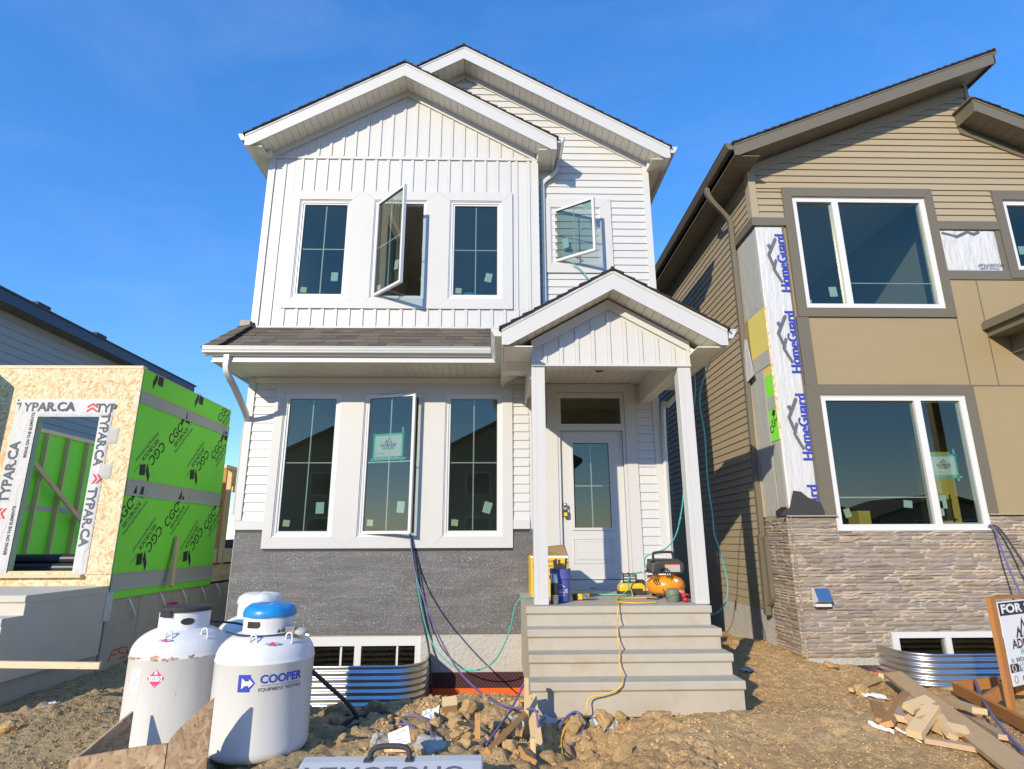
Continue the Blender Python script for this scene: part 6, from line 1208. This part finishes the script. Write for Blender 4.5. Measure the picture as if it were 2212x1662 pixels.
MB().box(0,.76,-.026,-.020,-.74,0).xf(I).build('sign_board', WL, SG); MB().box(.006,.754,-.0275,-.0262,-.128,-.012).xf(I).build('header_band', INK, SG); MB().box(.006,.754,-.0275,-.0262,-.625,-.552).xf(I).build('phone_band', INK, SG)
pp = lambda x, z: I @ Vector((x,-.0285,z))
text('FOR SALE', pp(.035,-.072), u, (0,0,1), .108, WL, SG, align='LEFT', bold=.04, wide=1.95); logo(SG, pp(.36,-.335), u, (0,0,1), .19, INK, TEAL); text('ADMIRE', pp(.38,-.39), u, (0,0,1), .115, INK, SG, bold=.025, wide=1.25); text('HOMES', pp(.39,-.46), u, (0,0,1), .075, TEAL, SG, bold=.02, wide=1.1)
text('INFO@ADMIREHOMES.CA', pp(.14,-.525), u, (0,0,1), .055, INK, SG, align='LEFT', bold=.012, wide=1.1); text('780', pp(.15,-.59), u, (0,0,1), .095, WL, SG, align='LEFT', bold=.03); text('ADMIREHOMES.CA', pp(.19,-.685), u, (0,0,1), .06, INK, SG, align='LEFT', bold=.012)
for zc in (-.59,-.685): MB().tube([pp(.072+.030*math.cos(t), zc+.030*math.sin(t)) for t in [2*math.pi*i/20 for i in range(21)]], .0025, 5).build('icon_ring', WL if zc > -.6 else INKG, SG)
MB().box(.045,.095,-.028,-.0262,-.542,-.505).xf(I).build('mail_icon', WRAPG, SG)
plank('base_board', e(1455,1125,.10), e(1960,1390,.08), .10, .04, STAIN, SG, up=(.5,-.9,.05)); plank('base_board', e(1460,1120,.12), e(1740,1085,.12), .10, .04, STAIN, SG, up=(.1,-1,.05)); plank('base_board', e(1650,1220,.10), e(1850,1095,.16), .10, .04, STAIN, SG, up=(-.3,-1,.1)); plank('base_board', e(1840,1125,.14), e(1990,1130,.12), .12, .04, STAIN, SG, up=(.1,-1,.05))
# ================================================================== papers and plastic scraps
def sheet(p, w_, h_, mat, label, name, cat, sd, amp=.012):
    g = np.random.default_rng(sd); n = 7; V_ = []; a = g.uniform(0,3.1)
    for j in range(n):
        for i in range(n):
            x, y = (i/(n-1)-.5)*w_, (j/(n-1)-.5)*h_; X_ = p.x+x*math.cos(a)-y*math.sin(a); Y_ = p.y+x*math.sin(a)+y*math.cos(a); V_.append((X_, Y_, gz(X_,Y_)+.02+g.uniform(-amp,amp)))
    tag(MB().add(V_, [(j*n+i,j*n+i+1,(j+1)*n+i+1,(j+1)*n+i) for j in range(n-1) for i in range(n-1)]).build(name, mat, None), label, cat)
sheet(gpt(*r4(1145,1362)), .20, .15, PAPER, 'crumpled white sheet on the dirt under the window well', 'scrap_paper', 'paper', 1)
sheet(gpt(*r4(1205,1490)), .14, .22, CLEARP, 'clear crumpled plastic scrap on the clods', 'plastic_scrap', 'plastic', 2, .03)
sheet(gpt(*r4(1665,1420)), .14, .18, WRAPG, 'torn grey plastic scrap between the stakes', 'plastic_scrap', 'plastic', 3, .03)
sheet(gpt(*r8(930,1190)), .22, .12, PAPER, 'torn white paper strip left of the lumber heap', 'scrap_paper', 'paper', 4)
sheet(gpt(*r8(970,1400)), .16, .05, PAPER, 'small white paper shred before the lumber heap', 'scrap_paper', 'paper', 5)
sheet(gpt(*r8(1130,1440)), .30, .03, PAPER, 'narrow white trim strip beside the front board', 'scrap_paper', 'strip', 6, .004)
sheet(gpt(*r8(90,1020)), .14, .12, WRAPG, 'grey scrap in the shadow right of the steps', 'plastic_scrap', 'plastic', 7)
sheet(gpt(*r3(320,815)), .12, .06, PAPER, 'white wrapper lying in the shade of the left lot', 'scrap_paper', 'wrapper', 8)
for k in range(3): sheet(gpt(*r7(350+190*k,1345))+Vector((0,.1,0)), .5, .22, WRAPG, ('grey poly sheet under the left of the steps','grey poly sheet under the middle of the steps','grey poly sheet under the right of the steps')[k], 'plastic_sheet', 'plastic', 20+k, .05)
# ================================================================== clods and pebbles
def ico(g, sub=1):
    t = (1+5**.5)/2; V_ = [(-1,t,0),(1,t,0),(-1,-t,0),(1,-t,0),(0,-1,t),(0,1,t),(0,-1,-t),(0,1,-t),(t,0,-1),(t,0,1),(-t,0,-1),(-t,0,1)]; F_ = [(0,11,5),(0,5,1),(0,1,7),(0,7,10),(0,10,11),(1,5,9),(5,11,4),(11,10,2),(10,7,6),(7,1,8),(3,9,4),(3,4,2),(3,2,6),(3,6,8),(3,8,9),(4,9,5),(2,4,11),(6,2,10),(8,6,7),(9,8,1)]
    V_ = [Vector(v).normalized() for v in V_]
    for _ in range(sub-1):
        nf = []; cache = {}
        def mid(a, b):
            k = (min(a,b),max(a,b))
            if k not in cache: V_.append((V_[a]+V_[b]).normalized()); cache[k] = len(V_)-1
            return cache[k]
        for a, b, c in F_: ab, bc, ca = mid(a,b), mid(b,c), mid(c,a); nf += [(a,ab,ca),(b,bc,ab),(c,ca,bc),(ab,bc,ca)]
        F_ = nf
    dirs = g.normal(size=(13,3)); dirs /= np.linalg.norm(dirs,axis=1)[:,None]; cut = g.uniform(.48,.92,13); ph = g.uniform(0,6.28,(5,3)); fr = g.normal(size=(5,3))*3.2
    out = []
    for v in V_:
        s = 1.0
        for d, c in zip(dirs, cut):
            dp = v.x*d[0]+v.y*d[1]+v.z*d[2]
            if dp > c*s: s = min(s, c/dp)
        w_ = sum(math.sin(f[0]*v.x+p[0])*math.sin(f[1]*v.y+p[1])*math.cos(f[2]*v.z+p[2]) for f, p in zip(fr, ph))
        out.append(v*s*(1+.12*w_+g.uniform(-.09,.09)))
    return out, F_
gc = np.random.default_rng(11)
shapes3 = [ico(gc, 3) for _ in range(8)]; shapes1 = [ico(gc, 1) for _ in range(10)]; shapes2 = [ico(gc, 2) for _ in range(8)]
CM = [MB().add(v, f).mesh('dirt_clod', CLOD) for v, f in shapes3]; CMG = [MB().add(v, f).mesh('dirt_clod', CLODG) for v, f in shapes3]; CMP = [MB().add(v, f).mesh('pale_rock', ROCKP) for v, f in shapes3[:3]]
def rock(p, s, me_, name, label, cat, group=None, flat=.75):
    Mx = Matrix.Translation(Vector(p)+Vector((0,0,s*.35))) @ Matrix.Rotation(gc.uniform(0,6.28),4,'Z') @ Matrix.Rotation(gc.uniform(-.4,.4),4,'X') @ Matrix.Diagonal((s*gc.uniform(.85,1.25), s, s*flat*gc.uniform(.8,1.2), 1)); tag(put(name, me_, None, Mx), label, cat, group)
big = [((810,1345),.125),((640,1335),.10),((560,1350),.06),((700,1365),.055),((590,1405),.06),((1360,1330),.10),((1420,1310),.06),((1290,1370),.07),((1340,1370),.06),((1600,1215),.09),((1655,1190),.06),((1560,1250),.06),((1180,1410),.08),((1290,1420),.07),((1640,1300),.07),((1540,1420),.06),((1110,1450),.07),((1060,1490),.08),((1560,1550),.07),((1620,1570),.09),((1330,1545),.06),((1410,1450),.05),((1240,1560),.06),((900,1440),.05),((760,1420),.05),((690,1450),.05),((640,1500),.05),((820,1470),.05),((1290,1480),.055),((1360,1500),.06),((1470,1500),.05),((1500,1330),.05),((1120,1190),.06),((1190,1180),.07)]
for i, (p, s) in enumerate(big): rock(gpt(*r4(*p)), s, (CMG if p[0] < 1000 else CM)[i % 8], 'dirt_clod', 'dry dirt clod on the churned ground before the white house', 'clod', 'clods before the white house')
for i, (p, s) in enumerate([((680,1360),.12),((500,1400),.11),((800,1355),.07),((560,1455),.06),((800,1600),.08),((600,1600),.07),((985,1300),.07),((480,1480),.07)]): rock(gpt(*r7(*p)), s, CM[i], 'dirt_clod', 'tan dirt clod in the pit before the concrete steps', 'clod', 'clods before the steps')
rock(gpt(*r4(840,1530)), .10, CMP[0], 'pale_rock', 'pale grey rock left of the paper tag', 'rock'); rock(gpt(*r4(1140,1550)), .11, CMP[1], 'pale_rock', 'pale grey rock right of the case handle', 'rock'); rock(gpt(*r8(850,1175)), .09, CM[3], 'dirt_clod', 'rounded tan clod left of the lumber heap', 'clod'); rock(gpt(*r3(60,985)), .08, CM[5], 'dirt_clod', 'orange brown stone at the bottom left', 'stone'); rock(gpt(*r8(640,1000)), .09, CM[6], 'dirt_clod', 'crumbly clod against the stone base', 'clod')
def scatter(name, mat, n, xr, yr, smin, smax, label, cat, dens=None, shapes=shapes1, power=2.5):
    xs = gc.uniform(*xr, n); ys_ = gc.uniform(*yr, n)
    if dens is not None: k = gc.random(n) < dens(xs, ys_); xs, ys_ = xs[k], ys_[k]
    arr = [np.array([(v.x, v.y, v.z) for v in sv]) for sv, _ in shapes]; fcs = [np.array(f_) for _, f_ in shapes]
    zs_ = ground_h(xs, ys_); ss = smin+(smax-smin)*gc.random(len(xs))**power; V_ = []; F_ = []; o_ = 0
    for x, y, z, s in zip(xs, ys_, zs_, ss):
        k_ = int(gc.integers(len(shapes))); a = gc.uniform(0,6.28); A = arr[k_]; ca, sa = math.cos(a)*s, math.sin(a)*s
        V_.append(np.stack([A[:,0]*ca-A[:,1]*sa*.8+x, A[:,0]*sa+A[:,1]*ca*.8+y, A[:,2]*s*.65+z+s*.25], 1)); F_.append(fcs[k_]+o_); o_ += len(A)
    V_ = np.concatenate(V_); F_ = np.concatenate(F_); me_ = bpy.data.meshes.new(name); me_.vertices.add(len(V_)); me_.vertices.foreach_set('co', V_.ravel()); me_.loops.add(F_.size); me_.loops.foreach_set('vertex_index', F_.ravel().astype(np.int32)); me_.polygons.add(len(F_)); me_.polygons.foreach_set('loop_start', np.arange(0,F_.size,3)); me_.polygons.foreach_set('loop_total', np.full(len(F_),3)); me_.update(calc_edges=True); me_.materials.append(mat)
    return tag(put(name, me_), label, cat, None, 'stuff')
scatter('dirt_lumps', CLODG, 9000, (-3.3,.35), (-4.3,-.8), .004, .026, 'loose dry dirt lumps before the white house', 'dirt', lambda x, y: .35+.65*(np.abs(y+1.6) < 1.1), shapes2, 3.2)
scatter('dirt_lumps', CLOD, 5000, (-1.0,.5), (-3.6,-.3), .004, .026, 'sunlit tan dirt lumps left of the steps', 'dirt', None, shapes2, 3.2)
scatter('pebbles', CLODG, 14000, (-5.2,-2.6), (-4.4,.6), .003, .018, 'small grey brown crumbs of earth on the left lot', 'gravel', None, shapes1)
scatter('pebbles', CLOD, 20000, (.4,5.2), (-4.6,1.4), .003, .015, 'small tan crumbs of earth right of the steps', 'gravel', None, shapes1, 3.5)
scatter('dirt_lumps', CLOD, 1500, (.35,1.6), (-3.9,-2.35), .004, .025, 'dirt lumps in the pit before the steps', 'dirt', None, shapes2)
